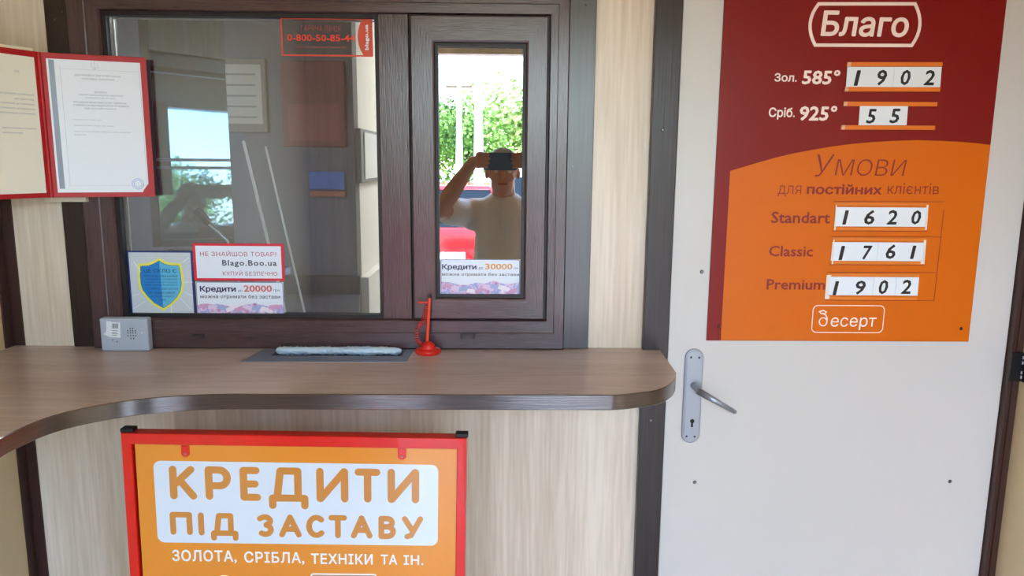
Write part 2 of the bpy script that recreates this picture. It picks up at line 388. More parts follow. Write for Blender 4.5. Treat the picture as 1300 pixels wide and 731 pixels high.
# sash
qL, qR = P(554, 300, -.03).x, P(665.5, 300, -.03).x
qT, qB = P(600, 55, -.03).z, P(600, 377.5, -.03).z
sash = B().ring([(sL+.006,sB+.006),(sR-.006,sB+.006),(sR-.006,sT-.006),(sL+.006,sT-.006)], [(qL-.004,qB-.004),(qR+.004,qB-.004),(qR+.004,qT+.004),(qL-.004,qT+.004)], .002, .045).build('sash', FRV, win)
SY = -.038
sprof = [(0, .001), (0, SY+.003), (.04, SY), (.90, SY+.0005), (.97, SY+.002), (1, SY+.009), (1, .001)]
mitre((sL, sR, sB, sT), (qL, qR, qB, qT), sprof, 'sash_rail', sash, FRV, FRH)
gasket(sL-.0042, sR+.0048, sB-.0042, sT+.0042, .0040, -.018, 0.0, sash)
gasket(qL, qR, qB, qT, .0065, SY+.006, SY+.018, sash)
SGY = SY+.019
B().box(qL+.002, qR-.002, SGY, SGY+.004, qB+.002, qT-.002).build('glass_pane', SASHG, sash)
# drain slot caps on the bottom rail
def cap(px, py, w_, h_):
    p = P(px, py, FY); b = B(); b.box(p.x-w_/2, p.x+w_/2, FY-.002, FY+.003, p.z-h_/2, p.z+h_/2); o = b.build('drain_cap', mat('dark_drain_cap', (10, 9, 12), .4), win, bevel=.0008)
    B().box(p.x-w_*.3, p.x+w_*.3, FY-.0028, FY-.0019, p.z-h_*.55, p.z+h_*.18).build('cap_face', FRH, o)
cap(594, 426, .034, .013); cap(252, 427, .028, .009)

# ------------------------------------------------------------------ counter
ctrl = [PZ(*q, ZC) for q in [(-60, 640), (-22, 577), (0, 556), (60, 529.5), (120, 515), (180, 506), (241, 501.2), (300, 499.7), (360, 499.6)]]
cpts = []
for i in range(1, len(ctrl)-2):            # smooth curve through the measured points
    a_, b_, c_, d_ = ctrl[i-1:i+3]
    for k in range(8):
        t = k/8; cpts.append(.5*((2*b_)+(c_-a_)*t+(2*a_-5*b_+4*c_-d_)*t*t+(3*b_-a_-3*c_+d_)*t**3))
cpts.append(ctrl[-2])
out = [(XL+.0005, -1.35), (-.845, -1.35), (-.838, -.95), (-.82, -.76)] + [(p.x, p.y) for p in cpts]
fy = cpts[-1].y
cr = [PZ(*q, ZC) for q in [(700, 499.2), (775, 499.0), (808, 498.4), (832, 495), (848, 488.6), (856, 480.5), (857.5, 471), (855, 463)]]
for q in cr[:2]: q.y = fy
for i in range(1, len(cr)-2):
    a_, b_, c_, d_ = cr[i-1:i+3]
    for k in range(6):
        t = k/6; q = .5*((2*b_)+(c_-a_)*t+(2*a_-5*b_+4*c_-d_)*t*t+(3*b_-a_-3*c_+d_)*t**3); out.append((q.x, max(q.y, fy)))
pe = PZ(834.5, 440.3, ZC); out += [(pe.x, -.0205), (pe.x, -.0208), (pL-.0006, -.0208), (pL-.0006, -.0006), (XL+.0005, -.0006)]
out = dedupe(out)
# tray cut-out in the top
tp = [PZ(*q, ZC) for q in [(305, 459.5), (516, 459.5), (527, 439.5), (340, 439.5)]]
hx0, hx1 = PZ(343, 452, ZC).x, PZ(512, 452, ZC).x; hy0 = PZ(430, 452.5, ZC).y; hy1 = -.03
CT = .0295
bm = bmesh.new()
def loop_edges(pts, z):
    vs_ = [bm.verts.new((x, y, z)) for x, y in pts]; es = [bm.edges.new((vs_[i], vs_[(i+1) % len(vs_)])) for i in range(len(vs_))]; return vs_, es
hole = [(hx0, hy0), (hx1, hy0), (hx1, hy1), (hx0, hy1)]
_, e1 = loop_edges(out, ZC); _, e2 = loop_edges(hole, ZC)
bmesh.ops.triangle_fill(bm, edges=e1+e2, use_beauty=True)
tf = [tuple(v.co) for v in bm.verts]; bm.verts.index_update(); tri = [tuple(v.index for v in f.verts) for f in bm.faces]; 
nrm = sum(f.normal.z for f in bm.faces); bm.free()
def top_slab(z1, z0):
    b = B(); n = len(tf); up = [t if nrm > 0 else t[::-1] for t in tri]
    b.add([(x, y, z1) for x, y, _ in tf]+[(x, y, z0) for x, y, _ in tf], up+[tuple(i+n for i in t[::-1]) for t in up])
    k = len(out)
    for i in range(len(hole)): j = (i+1) % 4; b.f.append((k+i, k+j, k+j+n, k+i+n)); b.sm.append(False)
    for i in range(k): j = (i+1) % k; b.f.append((i, j, j+n, i+n)); b.sm.append(False)
    return b
counter = thing('counter', (-.3, -.18, ZC-CT), 'brown woodgrain counter shelf curving forward at the left under the cash window', 'counter')
top_slab(ZC, ZC-CT).build('counter_top', TOP, counter)
# edge band along the front outline
ei = out[1:]; i_end = out.index((pe.x, -.0205)) if (pe.x, -.0205) in out else len(out)-6
band = out[1:i_end+1]
b = B(); n = len(band); vs_ = []
for i, (x, y) in enumerate(band):
    a = Vector(band[max(0, i-1)]); c = Vector(band[min(n-1, i+1)]); t = (c-a).normalized(); nn = Vector((t.y, -t.x))
    for dd, z in ((.0003, ZC+.0003), (.0014, ZC-.0012), (.0014, ZC-CT+.0008), (.0003, ZC-CT-.0003)): vs_.append((x+nn.x*dd, y+nn.y*dd, z))
for q in range(3):                          # three strips, smooth along the curve and crisp across
    st_ = [vs_[i*4+q+r_] for i in range(n) for r_ in (0, 1)]
    b.add(st_, [(i*2, i*2+1, i*2+3, i*2+2) for i in range(n-1)], True)
b.build('edge_band', EDGE, counter)

# cash tray
TRM = mat('tray_steel', (140, 154, 176), .34, metal=.5, var=.06, vscale=30)
tray = thing('cash_tray', ((hx0+hx1)/2, hy0, ZC+.001), 'sunken grey steel cash tray set in the counter below the fixed pane', 'tray')
oz = ZC+.0012
o4 = [(p.x, max(min(p.y, 9), -9)) for p in tp]; o4[2] = (o4[2][0], -.027); o4[3] = (o4[3][0], -.027)
b = B(); i4 = [(hx0+.002, hy0+.002), (hx1-.002, hy0+.002), (hx1-.002, hy1-.002), (hx0+.002, hy1-.002)]
b.add([(x, y, oz) for x, y in o4]+[(x, y, oz) for x, y in i4]+[(x, y, ZC+.0001) for x, y in o4],
      [(i, (i+1)%4, (i+1)%4+4, i+4) for i in range(4)] + [(i, i+8, (i+1)%4+8, (i+1)%4) for i in range(4)])
b.build('tray_flange', TRM, tray)
b = B(); m4 = [(hx0+.02, hy0+.012), (hx1-.02, hy0+.012), (hx1-.02, hy1-.004), (hx0+.02, hy1-.004)]
b.add([(x, y, oz-.0002) for x, y in i4]+[(x, y, ZC-.022) for x, y in m4], [(i, i+4, (i+1)%4+4, (i+1)%4) for i in range(4)]+[(4, 5, 6, 7)])
b.build('tray_bowl', mat('tray_steel_shade', (62, 70, 84), .4, metal=.4), tray)  # bowl steel darkened, the shade of the recess is in its colour
# crumpled bubble-wrap roll lying in the tray
b = B(); x0_, x1_ = PZ(352, 445, ZC).x, PZ(511, 445, ZC).x; nS, nR = 90, 18; vs_ = []
for i in range(nS+1):
    x = x0_+(x1_-x0_)*i/nS; e = min(1, i/4, (nS-i)/4)
    for j in range(nR):
        a = 2*PI*j/nR; nz = 1.2*noise.noise(Vector((x*42, math.cos(a)*1.4, math.sin(a)*1.4)))*.35+noise.noise(Vector((x*210, a*3, 2)))*.5+noise.noise(Vector((x*18, 3.1, 1)))*.3
        r_ = (.0088+.0062*nz)*(.35+.65*e**.5)
        vs_.append((x, -.049+r_*1.15*math.cos(a), ZC+.003+r_*math.sin(a)))
b.add(vs_, [(i*nR+j, (i+1)*nR+j, (i+1)*nR+(j+1)%nR, i*nR+(j+1)%nR) for i in range(nS) for j in range(nR)]+[tuple(range(nR)), tuple(range(nS*nR+nR-1, nS*nR-1, -1))], True)
tag(b.build('plastic_wrap', mat('crumpled_plastic', (188, 216, 232), .16, spec=.9, bump=.9, bscale=140)), 'crumpled translucent bluish plastic wrap rolled in the steel cash tray', 'plastic wrap')

# intercom box
iy = -.052
ia = P(126, 404, iy); ib = P(188, 440, iy); ix0, ix1 = P(127, 422, iy).x, P(187.5, 422, iy).x; iz1 = P(155, 404, iy).z
ic = thing('intercom', ((ix0+ix1)/2, -.04, ZC), 'small grey plastic intercom box on the counter under the shield sticker', 'intercom')
B().box(ix0, ix1, iy, -.0285, ZC+.0005, iz1).build('housing', GREYPL, ic, bevel=.004, seg=3)
def ipt(cx, cy, sc_=731/55.0): return (110+cx/13.28, 395+cy/13.28)      # crop pixel -> photograph pixel
hb = B()
for r_, cols in ((290, (735, 775)), (328, (690, 735, 778, 822)), (365, (695, 740, 782, 825)), (410, (697, 742, 787, 830)), (458, (748, 795))):
    for c in cols:
        p = P(*ipt(c, r_), iy); hb.cone((p.x, iy-.0003, p.z), (p.x, iy+.001, p.z), .0015, .0015, 8)
hb.build('speaker_holes', RUBBER, ic)['kind'] = 'stuff'
for c, r_ in ((440, 485), (515, 512)):
    p = P(*ipt(c, r_), iy); B().cone((p.x, iy-.0003, p.z), (p.x, iy+.001, p.z), .0014, .0014, 8).build('hole', RUBBER, ic)
pl = Pl(iy-.0004); b = B(); b.prism([pl(*ipt(*q)) for q in ((330, 165), (400, 170), (415, 185), (560, 190), (572, 450), (380, 432), (270, 385), (330, 345))], iy-.0005, iy+.001)
lab = b.build('label', PAPERW, ic); b = B()
for k in range(9): x0_ = 428+k*12; b.prism([pl(*ipt(*q)) for q in ((x0_, 205+(k%2)*3), (x0_+5+(k%3)*2, 205), (x0_+5+(k%3)*2, 292), (x0_, 290))], iy-.0008, iy-.0003)
for k in range(4): b.prism([pl(*ipt(*q)) for q in ((430, 322+k*26), (525-(k%2)*20, 325+k*26), (525-(k%2)*20, 333+k*26), (430, 330+k*26))], iy-.0008, iy-.0003)
b.build('barcode', mat('grey_ink', (110, 116, 126), .6), lab)
p = P(*ipt(935, 365), iy); B().ball((p.x, iy, p.z), .0024, .0015, .0024).build('button', mat('white_plastic', (225, 230, 235), .3), ic)
p = P(*ipt(305, 380), iy); B().ball((p.x, iy, p.z), .0024, .0015, .0024).build('button', MATS['white_plastic'], ic)

# pen and its holder
py_ = -.046; pb = P(545, 441, py_); bx = PZ(545, 445, ZC).x; by = -.06
ph = thing('pen_holder', (bx, by, ZC), 'red plastic pen holder with a round base standing by the window sash', 'pen holder')
B().lathe((bx, by, ZC+.0003), [(.0255, 0), (.0285, .003), (.029, .007), (.0272, .0105), (.023, .012), (.0165, .0125)], 32).build('base', REDPL, ph)
B().lathe((bx, by, ZC+.0128), [(.0165, 0), (.0155, .006), (.0125, .0105), (.008, .014), (.0035, .0155)], 24).build('socket', REDPL, ph)
# coil cord
def helix(path, r_, turns, n=14):
    path = [Vector(p) for p in path]; out_ = []; tot = turns*n
    for k in range(tot+1):
        t = k/tot*(len(path)-1); i = min(int(t), len(path)-2); f_ = t-i; p = path[i].lerp(path[i+1], f_); d = (path[i+1]-path[i]).normalized(); u = d.orthogonal().normalized(); v = d.cross(u); a = 2*PI*k/n
        out_.append(p+(u*math.cos(a)+v*math.sin(a))*r_)
    return out_
pt = [P(*q, by+.004) for q in ((537, 438), (530, 434), (528, 424), (531, 413), (536, 410), (539, 402), (541, 395), (542, 388))]
B().tube(helix(pt, .0052, 24), .0008, 5).build('coil_cord', mat('red_cord', (222, 62, 50), .3), ph)
tag(ph, None, None)
pen = thing('pen', (bx, by, ZC+.026), 'slim red pen with a black cap end upright in the red holder', 'pen')
a0 = Vector((bx-.002, by, ZC+.0285)); a1 = P(545.3, 378, by)
B().cyl(a0, a1, .0036, 16).build('barrel', mat('orange_red_pen', (236, 74, 44), .25), pen)
d_ = (a1-a0).normalized(); B().cone(a1, a1+d_*.007, .004, .0034, 16).build('cap', RUBBER, pen)
q0 = a1-d_*.010; q1 = P(530.5, 383.5, by)
B().tube([q0, (q0+q1)/2+Vector((0, -.002, 0)), q1], .0016, 8).build('clip', MATS['orange_red_pen'], pen)
B().tube(helix([q0+Vector((-.004, 0, -.001)), q1], .0026, 5), .0006, 5).build('cord_end', MATS['red_cord'], pen)

# ------------------------------------------------------------------ the white door
door = thing('door_1', ((dL+dR)/2, 0, 0), 'white painted door right of the cash window with a price board on it', kind='structure')
B().box(dL+.0015, dR-.001, -.004, .04, .012, 2.155).build('door_leaf', WHITE, door, bevel=.001)
for px, py in ((891, 345), (882, 612), (1206, 611)):
    p = P(px, py, -.004); screw(door, p.x, -.004, p.z, .0048)
def hpt(cx, cy): return (850+cx/5.22, 430+cy/5.22)
yh = -.004; pl = Pl(yh-.006)
hc = [hpt(*q) for q in ((163, 125), (138, 630))]
zt, zb = P(*hpt(168, 68), yh-.006).z, P(*hpt(138, 690), yh-.006).z
xc = P(*hpt(153, 380), yh-.006).x; hw = (P(*hpt(214, 380), yh-.006).x-P(*hpt(92, 380), yh-.006).x)/2
HM = mat('handle_satin_metal', (156, 161, 170), .36, metal=.55, bump=.06)
plate = B().prism(rrect(xc-hw, xc+hw, zb, zt, hw*.98, 10), yh-.0065, yh-.0002).build('door_handle', HM, door, bevel=.0022)
plate['label'] = 'satin grey lever handle on a long rounded plate'
B().prism(rrect(xc-hw+.004, xc+hw-.004, zb+.004, zt-.004, hw*.8, 10), yh-.0082, yh-.006).build('plate_face', HM, plate, bevel=.001)
for q in ((143, 123), (197, 125), (113, 646), (166, 648)):
    p = P(*hpt(*q), yh-.008); B().cone((p.x, yh-.0092, p.z), (p.x, yh-.0078, p.z), .0022, .0028, 12).build('screw', mat('dark_screw', (48, 50, 56), .4, metal=.6), plate)
p = P(*hpt(150, 545), yh-.008); kb = B(); kb.cone((p.x, yh-.0088, p.z), (p.x, yh-.005, p.z), .0052, .0052, 18); kb.box(p.x-.0026, p.x+.0022, yh-.0088, yh-.005, p.z-.0125, p.z); kb.cone((p.x, yh-.0088, p.z-.0125), (p.x, yh-.005, p.z-.0125), .0028, .0028, 14)
kb.build('keyhole', RUBBER, plate)
p = P(*hpt(163, 310), yh-.008)
neck = Vector((p.x, yh-.0075, p.z)); B().cone(neck, neck+Vector((0, -.009, 0)), .0088, .0082, 24).cone(neck+Vector((0, -.008, 0)), neck+Vector((.003, -.038, -.002)), .0072, .0076, 20).build('lever_neck', HM, plate)
ly = yh-.046; A = P(*hpt(188, 345), ly); E = P(*hpt(432, 484), ly-.004); A0 = neck+Vector((.001, -.037, -.002))
b = B(); path = [A0, A0.lerp(A, .6), A, A.lerp(E, .5), E]; u = (E-A).normalized(); v = Vector((-u.z, 0, u.x))
prev = None; vs_ = []; wd = [.0075, .0085, .0082, .0066, .0052]; dp = [.0045, .005, .0048, .0042, .0038]
L5 = []
for k, (c, w__, d__) in enumerate(zip(path, wd, dp)):
    for j in range(12):
        a = 2*PI*j/12; L5.append(c+v*w__*math.cos(a)*(1 if abs(math.cos(a)) > .3 else .9)+Vector((0, 1, 0))*d__*math.sin(a))
fs = [(k*12+j, k*12+(j+1)%12, (k+1)*12+(j+1)%12, (k+1)*12+j) for k in range(4) for j in range(12)]+[tuple(range(11, -1, -1)), tuple(range(48, 60))]
b.add(L5, fs, True); b.ball(tuple(E), .0052, .0038, .0052); b.build('lever', HM, plate)

# ================================================================== PRICE BOARD ON THE DOOR
BY = -.0085
pl = Pl(BY)
bl, br_, bt, bbm = -1, -1, 0, 0
red = [pl(*q) for q in [(897, 432), (1228, 434.3), (1278.5, -4), (1282, -40), (923, -40)]]
# upright board: take the outline from the straight sides
rx0, rx1, rz0 = pl(897, 432)[0], pl(1229.5, 434)[0], pl(1060, 433)[1]
rz1 = rz0+.97
board = thing('price_board', ((rx0+rx1)/2, -.0045, rz0), 'tall dark red and orange price board screwed to the white door', 'sign')
B().box(rx0, rx1, BY, -.0042, rz0, rz1).build('board_panel', DKRED, board, bevel=.0006)
cur = [(928, 217), (955, 208.5), (982, 200.8), (1006, 195), (1031, 190.3), (1056, 186), (1080.6, 182.8), (1108, 180.4), (1135, 178.8), (1163, 178), (1190, 178.6), (1215, 179.8), (1238, 181.6), (1257.6, 184)]
pts = [pl(*q) for q in cur]; ox0 = pl(915, 431)[0]
pts[-1] = (rx1-.0006, pts[-1][1])
op = [(ox0, rz0+.0006)] + [(ox0, pts[0][1])] + pts[1:] + [(rx1-.0006, rz0+.0006)]
tag(B().prism(op, BY-.0005, BY+.0005).build('orange_panel', ORANGE, board), 'orange lower panel with a curved top edge')
LY = -.0005
def L(s, x0, x1, yt, yb, m, name='lettering', parent=None, y=None, **k):
    b = B(); letters(b, pl, s, x0, x1, yt, yb, (pl.y if y is None else y), **k); return b.build(name, m, parent)
# logo
def lpt(cx, cy): return (1010+cx/7.222, cy/7.215)
def arcpts(a, c, bulge, n=8):
    a = Vector(a); c = Vector(c); m_ = (a+c)/2; d = c-a; nn = Vector((d.y, -d.x)).normalized(); out_ = []
    for i in range(n+1):
        t = i/n; out_.append(tuple(a.lerp(c, t)+nn*bulge*4*t*(1-t)))
    return out_
o_ = arcpts((205, 20), (170, 428), -70) + arcpts((1070, 432), (1105, 20), -66)
o_ = [pl(*lpt(*q)) for q in o_]; i_ = offset_poly(o_, .0070)
B().ring(o_, i_, BY-.0006, BY+.0002).build('logo_outline', PINKW, board)
pl.y = BY-.0002
L('Благо', *[lpt(235, 0)[0], lpt(1040, 0)[0]], lpt(0, 100)[1], lpt(0, 338)[1], PINKW, parent=board, y=BY-.0006, bold=.022, shear=.08)
def q1(cx, cy): return (900+cx/3.045, cy/3.045)
def q2(cx, cy): return (880+cx/2.707, 180+cy/2.707)
def LB(q, s, x0, x1, t, bo, m, **k): return L(s, q(x0, 0)[0], q(x1, 0)[0], q(0, t)[1], q(0, bo)[1], m, parent=board, y=BY-.0009, **k)
LB(q1, 'Зол.', 253, 340, 283, 316, PINKW, bold=.022)
LB(q1, '585°', 360, 507, 270, 327, PINKW, bold=.028, shear=.06)
LB(q1, 'Сріб.', 231, 332, 415, 462, PINKW, bold=.022)
LB(q1, '925°', 350, 495, 408, 467, PINKW, bold=.028, shear=.06)
LB(q2, 'У', 420, 484, 43, 120, MAROON, shear=.18, bold=-.012)
LB(q2, 'МОВИ', 488, 732, 60, 117, MAROON, shear=.12, bold=-.012)
LB(q2, 'для', 291, 371, 150, 188, MAROON, bold=-.008)
LB(q2, 'постійних', 390, 648, 146, 181, MAROON, bold=.03)
LB(q2, 'клієнтів', 668, 845, 142, 180, MAROON, bold=-.008)
LB(q2, 'Standart', 268, 471, 240, 280, MAROON, bold=.018)
LB(q2, 'Classic', 260, 412, 357, 394, MAROON, bold=.018)
LB(q2, 'Premium', 252, 453, 472, 508, MAROON, bold=.018)
# dessert logo
o_ = [pl(*q2(*q)) for q in ((410, 648), (650, 652), (655, 566), (415, 562))]
xa, xb, za, zb_ = pl(*q2(408, 610))[0], pl(*q2(655, 610))[0], pl(*q2(530, 656))[1], pl(*q2(530, 561))[1]
ro = rrect(xa, xb, za, zb_, .012, 6); B().ring(ro, offset_poly(ro, .0018), BY-.0011, BY-.0002).build('logo_outline', PINKW, board)
LB(q2, 'есерт', 472, 628, 603, 646, PINKW, bold=.0, shear=.05)
b = B()
SK = [0]
def stroke(b, pts_, r_, y0, y1, caps=True):
    def yy(): SK[0] = (SK[0]+1) % 80; return y0-SK[0]*8e-6
    for (x0, z0), (x1, z1) in zip(pts_, pts_[1:]):
        d = Vector((x1-x0, z1-z0)); 
        if d.length < 1e-7: continue
        d.normalize(); n = Vector((-d.y, d.x))*r_
        b.prism([(x0+n.x, z0+n.y), (x0-n.x, z0-n.y), (x1-n.x, z1-n.y), (x1+n.x, z1+n.y)], yy(), y1)
    for x, z in (pts_ if caps else []):
        b.prism([(x+r_*math.cos(2*PI*k/12), z+r_*math.sin(2*PI*k/12)) for k in range(12)], yy(), y1)
def ell(cx, cy, rx, ry, a0, a1, n=12): return [(cx+rx*math.cos(math.radians(a0+(a1-a0)*i/n)), cy-ry*math.sin(math.radians(a0+(a1-a0)*i/n))) for i in range(n+1)]
for s_ in (ell(446, 618, 13, 14, 0, 360, 16), [(459, 618), (460, 606), (456, 596), (447, 590)], [(433, 583), (440, 590), (452, 590), (457, 584), (447, 579), (433, 583)]):
    stroke(b, [pl(*q2(*q)) for q in s_], .0013, BY-.0013, BY-.0004)
b.build('lettering', PINKW, board)
# rails and number cards
def quad(pts_, y0, y1, name, m, parent=board, q=None):
    return B().prism([pl(*(q(*p_) if q else p_)) for p_ in pts_], y0, y1).build(name, m, parent)
for a, c in (((533, 241, 258), (901, 241)), ((524, 336, 354), (892, 338)), ((520, 393, 410), (881, 395)), ((511, 484, 501), (872, 486))):
    quad([(a[0], a[1]), (a[0]-3, a[2]), (c[0]-2, c[1]+16), (c[0], c[1])], BY-.0034, BY-.0004, 'rail', RAIL, q=q1)
    quad([(a[0]+1, a[1]), (a[0]-2, a[2]), (a[0]+12, a[2]), (a[0]+14, a[1])], BY-.0038, BY-.003, 'rail_end', mat('rail_end_clear', (226, 170, 140), .25), q=q1)
CARD = PAPERW
def card(qf, quadpts, digit, dbox, seam=0):
    c = quad(quadpts, BY-.0024, BY-.0010, 'number_card', CARD, q=qf)
    if digit == '1': m_ = (dbox[0]+dbox[1])/2; hh = (dbox[3]-dbox[2])*.20; dbox = (m_-hh, m_+hh, dbox[2], dbox[3])
    d = L(digit, qf(dbox[0], 0)[0], qf(dbox[1], 0)[0], qf(0, dbox[2])[1], qf(0, dbox[3])[1], INK, 'digit', parent=c, y=BY-.0028, bold=.022, shear=.12)
    return c
def row(qf, x0, x1, t, bo, skew, digs, boxes, seams, dy=0, slope=0):
    n = len(digs)
    for i, (g, bx_) in enumerate(zip(digs, boxes)):
        a = x0+(x1-x0)*i/n; c = x0+(x1-x0)*(i+1)/n; e = 1.1 if (i+1) in seams else 0
        s0 = slope*i/n; s1 = slope*(i+1)/n
        card(qf, [(a, t+s0), (a-skew, bo+s0), (c-skew-e, bo+s1), (c-e, t+s1)], g, bx_)
row(q1, 534, 898, 259, 337, 6, '1902', [(557, 586, 272, 332), (648, 686, 270, 331), (739, 777, 270, 330), (829, 870, 271, 330)], (2,))
row(q1, 583, 768, 410, 484, 6, '55', [(607, 644, 421, 478), (697, 736, 420, 477)], ())
row(q2, 489, 804, 224, 290, 6, '1620', [(510, 534, 235, 284), (586, 622, 234, 284), (664, 699, 234, 284), (748, 781, 235, 284)], (), slope=2)
row(q2, 478, 795, 344, 408, 6, '1761', [(497, 521, 357, 406), (581, 613, 356, 404), (660, 694, 352, 402), (742, 766, 356, 402)], (2,), slope=2)
row(q2, 466, 775, 463, 526, 6, '1902', [(476, 501, 478, 526), (556, 591, 476, 524), (636, 668, 474, 523), (713, 747, 473, 522)], (2, 3), slope=2)
# raised clear holders with darker edges round the three lower rows
for (a, t, c, bo) in ((486, 206, 806, 303), (477, 327, 798, 419), (462, 449, 775, 541)):
    for y_, nm in ((t, 0), (bo-12, 1)):
        quad([(a-nm*8, y_+2), (a-nm*8-1, y_+12), (c-nm*8-1, y_+14), (c-nm*8, y_+4)], BY-.0030, BY-.0004, 'card_holder', CLEARAIL, q=q2)
    quad([(a-2, t-2), (a-2, t-.2), (c+57, t+.8), (c+57, t-1)], BY-.0010, BY-.0004, 'holder_seam', MAROON, q=q2)
    quad([(a-9, bo+2), (a-9, bo+3.6), (c+(50 if bo > 500 else -2), bo+5.6), (c+(50 if bo > 500 else -2), bo+4)], BY-.0010, BY-.0004, 'holder_seam', MAROON, q=q2)
quad([(860, 232), (826, 547), (828, 548), (862, 232)], BY-.0010, BY-.0004, 'holder_seam', MAROON, q=q2)
for pts_ in ([(488, 217), (482, 303), (487, 303), (492, 217)], [(800, 217), (794, 302), (800, 302), (806, 217)], [(480, 336), (474, 420), (478, 420), (484, 336)], [(790, 337), (786, 405), (780, 405), (779, 419), (792, 419), (799, 337)], [(457, 457), (450, 539), (465, 539), (467, 530), (462, 526), (468, 465), (472, 465), (472, 457)]):
    quad(pts_, BY-.0036, BY-.0031, 'card_tape', mat('tape_white', (232, 222, 206), .4), q=q2)
for px, py, m in ((1220, 417, INK), (913, 414, DKRED)):
    p = P(px, py, BY); screw(board, p.x, BY-.0006, p.z, .0042, mat('dark_hole_screw', (30, 16, 14), .5) if m is INK else mat('red_screw', (96, 18, 18), .4))

# ================================================================== STICKERS on the panes
class Lines(list):
    def build(s, name, m, parent): 
        for b in s: b.build(name, m, parent)
NAVY = mat('sticker_navy', (34, 52, 120), .4); SWHITE = mat('sticker_white', (226, 236, 246), .45); SRED = mat('sticker_red', (214, 40, 62), .4)
def noisepaper(name, cols, scale):
    m = bpy.data.materials.new(name); m.use_nodes = True; t = m.node_tree; b_ = t.nodes['Principled BSDF']; tc = t.nodes.new('ShaderNodeTexCoord')
    v = t.nodes.new('ShaderNodeTexVoronoi'); v.inputs['Scale'].default_value = scale; n = t.nodes.new('ShaderNodeTexNoise'); n.inputs['Scale'].default_value = scale*.6; n.inputs['Detail'].default_value = 5
    mx = t.nodes.new('ShaderNodeMix'); mx.data_type = 'FLOAT'; mx.inputs[0].default_value = .5; r = t.nodes.new('ShaderNodeValToRGB')
    for i, (p_, c) in enumerate(cols):
        e = r.color_ramp.elements[i] if i < 2 else r.color_ramp.elements.new(p_)
        e.position = p_; e.color = lin(c)
    t.links.new(tc.outputs['Object'], v.inputs[0]); t.links.new(tc.outputs['Object'], n.inputs['Vector']); t.links.new(v.outputs['Distance'], mx.inputs[2]); t.links.new(n.outputs[0], mx.inputs[3]); t.links.new(mx.outputs[0], r.inputs[0]); t.links.new(r.outputs[0], b_.inputs['Base Color'])
    b_.inputs['Roughness'].default_value = .5; MATS[name] = m; return m
NOTES = noisepaper('banknote_print', [(.2, (110, 90, 150)), (.75, (240, 228, 246)), (.38, (206, 160, 204)), (.48, (226, 206, 236)), (.58, (150, 160, 214))], 60)
SGI = GY-.0008                     # on the face of the fixed pane
pl = Pl(SGI)
def qpoly(f_, q, y0, y1, name, m, parent): return B().prism([pl(*(f_(*p_) if f_ else p_)) for p_ in q], y0, y1).build(name, m, parent)
SW = dict(th=.0002)
# shield sticker
def s1(cx, cy): return (155+cx/7.31, 310+cy/7.31)
c0 = pl(*s1(360, 665)); st = thing('sticker', (c0[0], SGI, c0[1]), 'square blue-edged sticker with a blue shield at the lower left of the pane', 'sticker')
x0_, x1_, z0_, z1_ = pl(*s1(65, 360))[0], pl(*s1(665, 360))[0], pl(*s1(360, 665))[1], pl(*s1(360, 62))[1]
B().box(x0_, x1_, SGI, SGI+.0006, z0_, z1_).build('sticker_sheet', NAVY, st)
e = .0036; B().box(x0_+e, x1_-e, SGI-.0002, SGI+.0001, z0_+e, z1_-e).build('sticker_field', mat('sticker_pale_grey', (196, 208, 214), .45), st)
SH = [(345, 155), (395, 185), (455, 198), (525, 200), (540, 270), (550, 370), (540, 430), (505, 490), (450, 545), (385, 588), (300, 540), (240, 480), (195, 420), (178, 370), (172, 290), (175, 205), (250, 200), (300, 180)]
sh = [pl(*s1(*q)) for q in SH]
for (a, c, d_, f_) in ((110, 160, 175, 260), (100, 480, 165, 455), (100, 600, 215, 530), (640, 600, 540, 500), (655, 480, 575, 440), (620, 120, 560, 170), (460, 650, 455, 560), (655, 350, 570, 350)):
    stroke(b := B(), [pl(*s1(a, c)), pl(*s1(d_, f_))], .0006, SGI-.0004, SGI, False); b.build('ray', SWHITE, st)
B().prism(offset_poly(sh, -.0062), SGI-.0006, SGI).build('shield_glow', mat('sticker_yellow', (232, 232, 88), .4), st)
B().prism(offset_poly(sh, -.0009), SGI-.0008, SGI).build('shield_edge', mat('sticker_teal', (18, 80, 120), .4), st)
B().prism(sh, SGI-.0010, SGI).build('shield', mat('sticker_blue', (26, 128, 204), .4), st)
rh = [sh[0]]+sh[1:10]
B().prism([sh[0]]+sh[1:10], SGI-.0012, SGI-.0009).build('shield_light_half', mat('sticker_light_blue', (92, 184, 222), .4), st)
pl.y = SGI
b = Lines()
def L2(q, f_, s, x0, x1, t, bo, y, **k): b = B(); letters(b, pl, s, f_(x0, 0)[0], f_(x1, 0)[0], f_(0, t)[1], f_(0, bo)[1], y, th=.0002, **k); q.append(b)
L2(b, s1, 'ЦЕ СКЛО Є', 205, 505, 228, 270, SGI-.0015, bold=.01)
for s, x0, x1, t, bo in (('БРОНЬОВАНИМ', 212, 512, 284, 304), ('ЗАХИЩЕНО ПЛІВКОЮ', 225, 515, 316, 334), ('КУЛЕСТІЙКЕ І МІЦНЕ', 222, 518, 344, 360), ('ВІДПОВІДАЄ КЛАСУ', 215, 518, 370, 386), ('СТІЙКЕ ДО КУЛІ', 222, 520, 398, 424), ('НЕ НАМАГАЙСЯ', 245, 490, 434, 460), ('РОЗБИТИ ЙОГО', 275, 490, 472, 490), ('102', 355, 410, 505, 522)):
    L2(b, s1, s, x0, x1, t, bo, SGI-.0015, bold=.005)
b.build('lettering', mat('sticker_dark_teal', (16, 66, 110), .4), st)

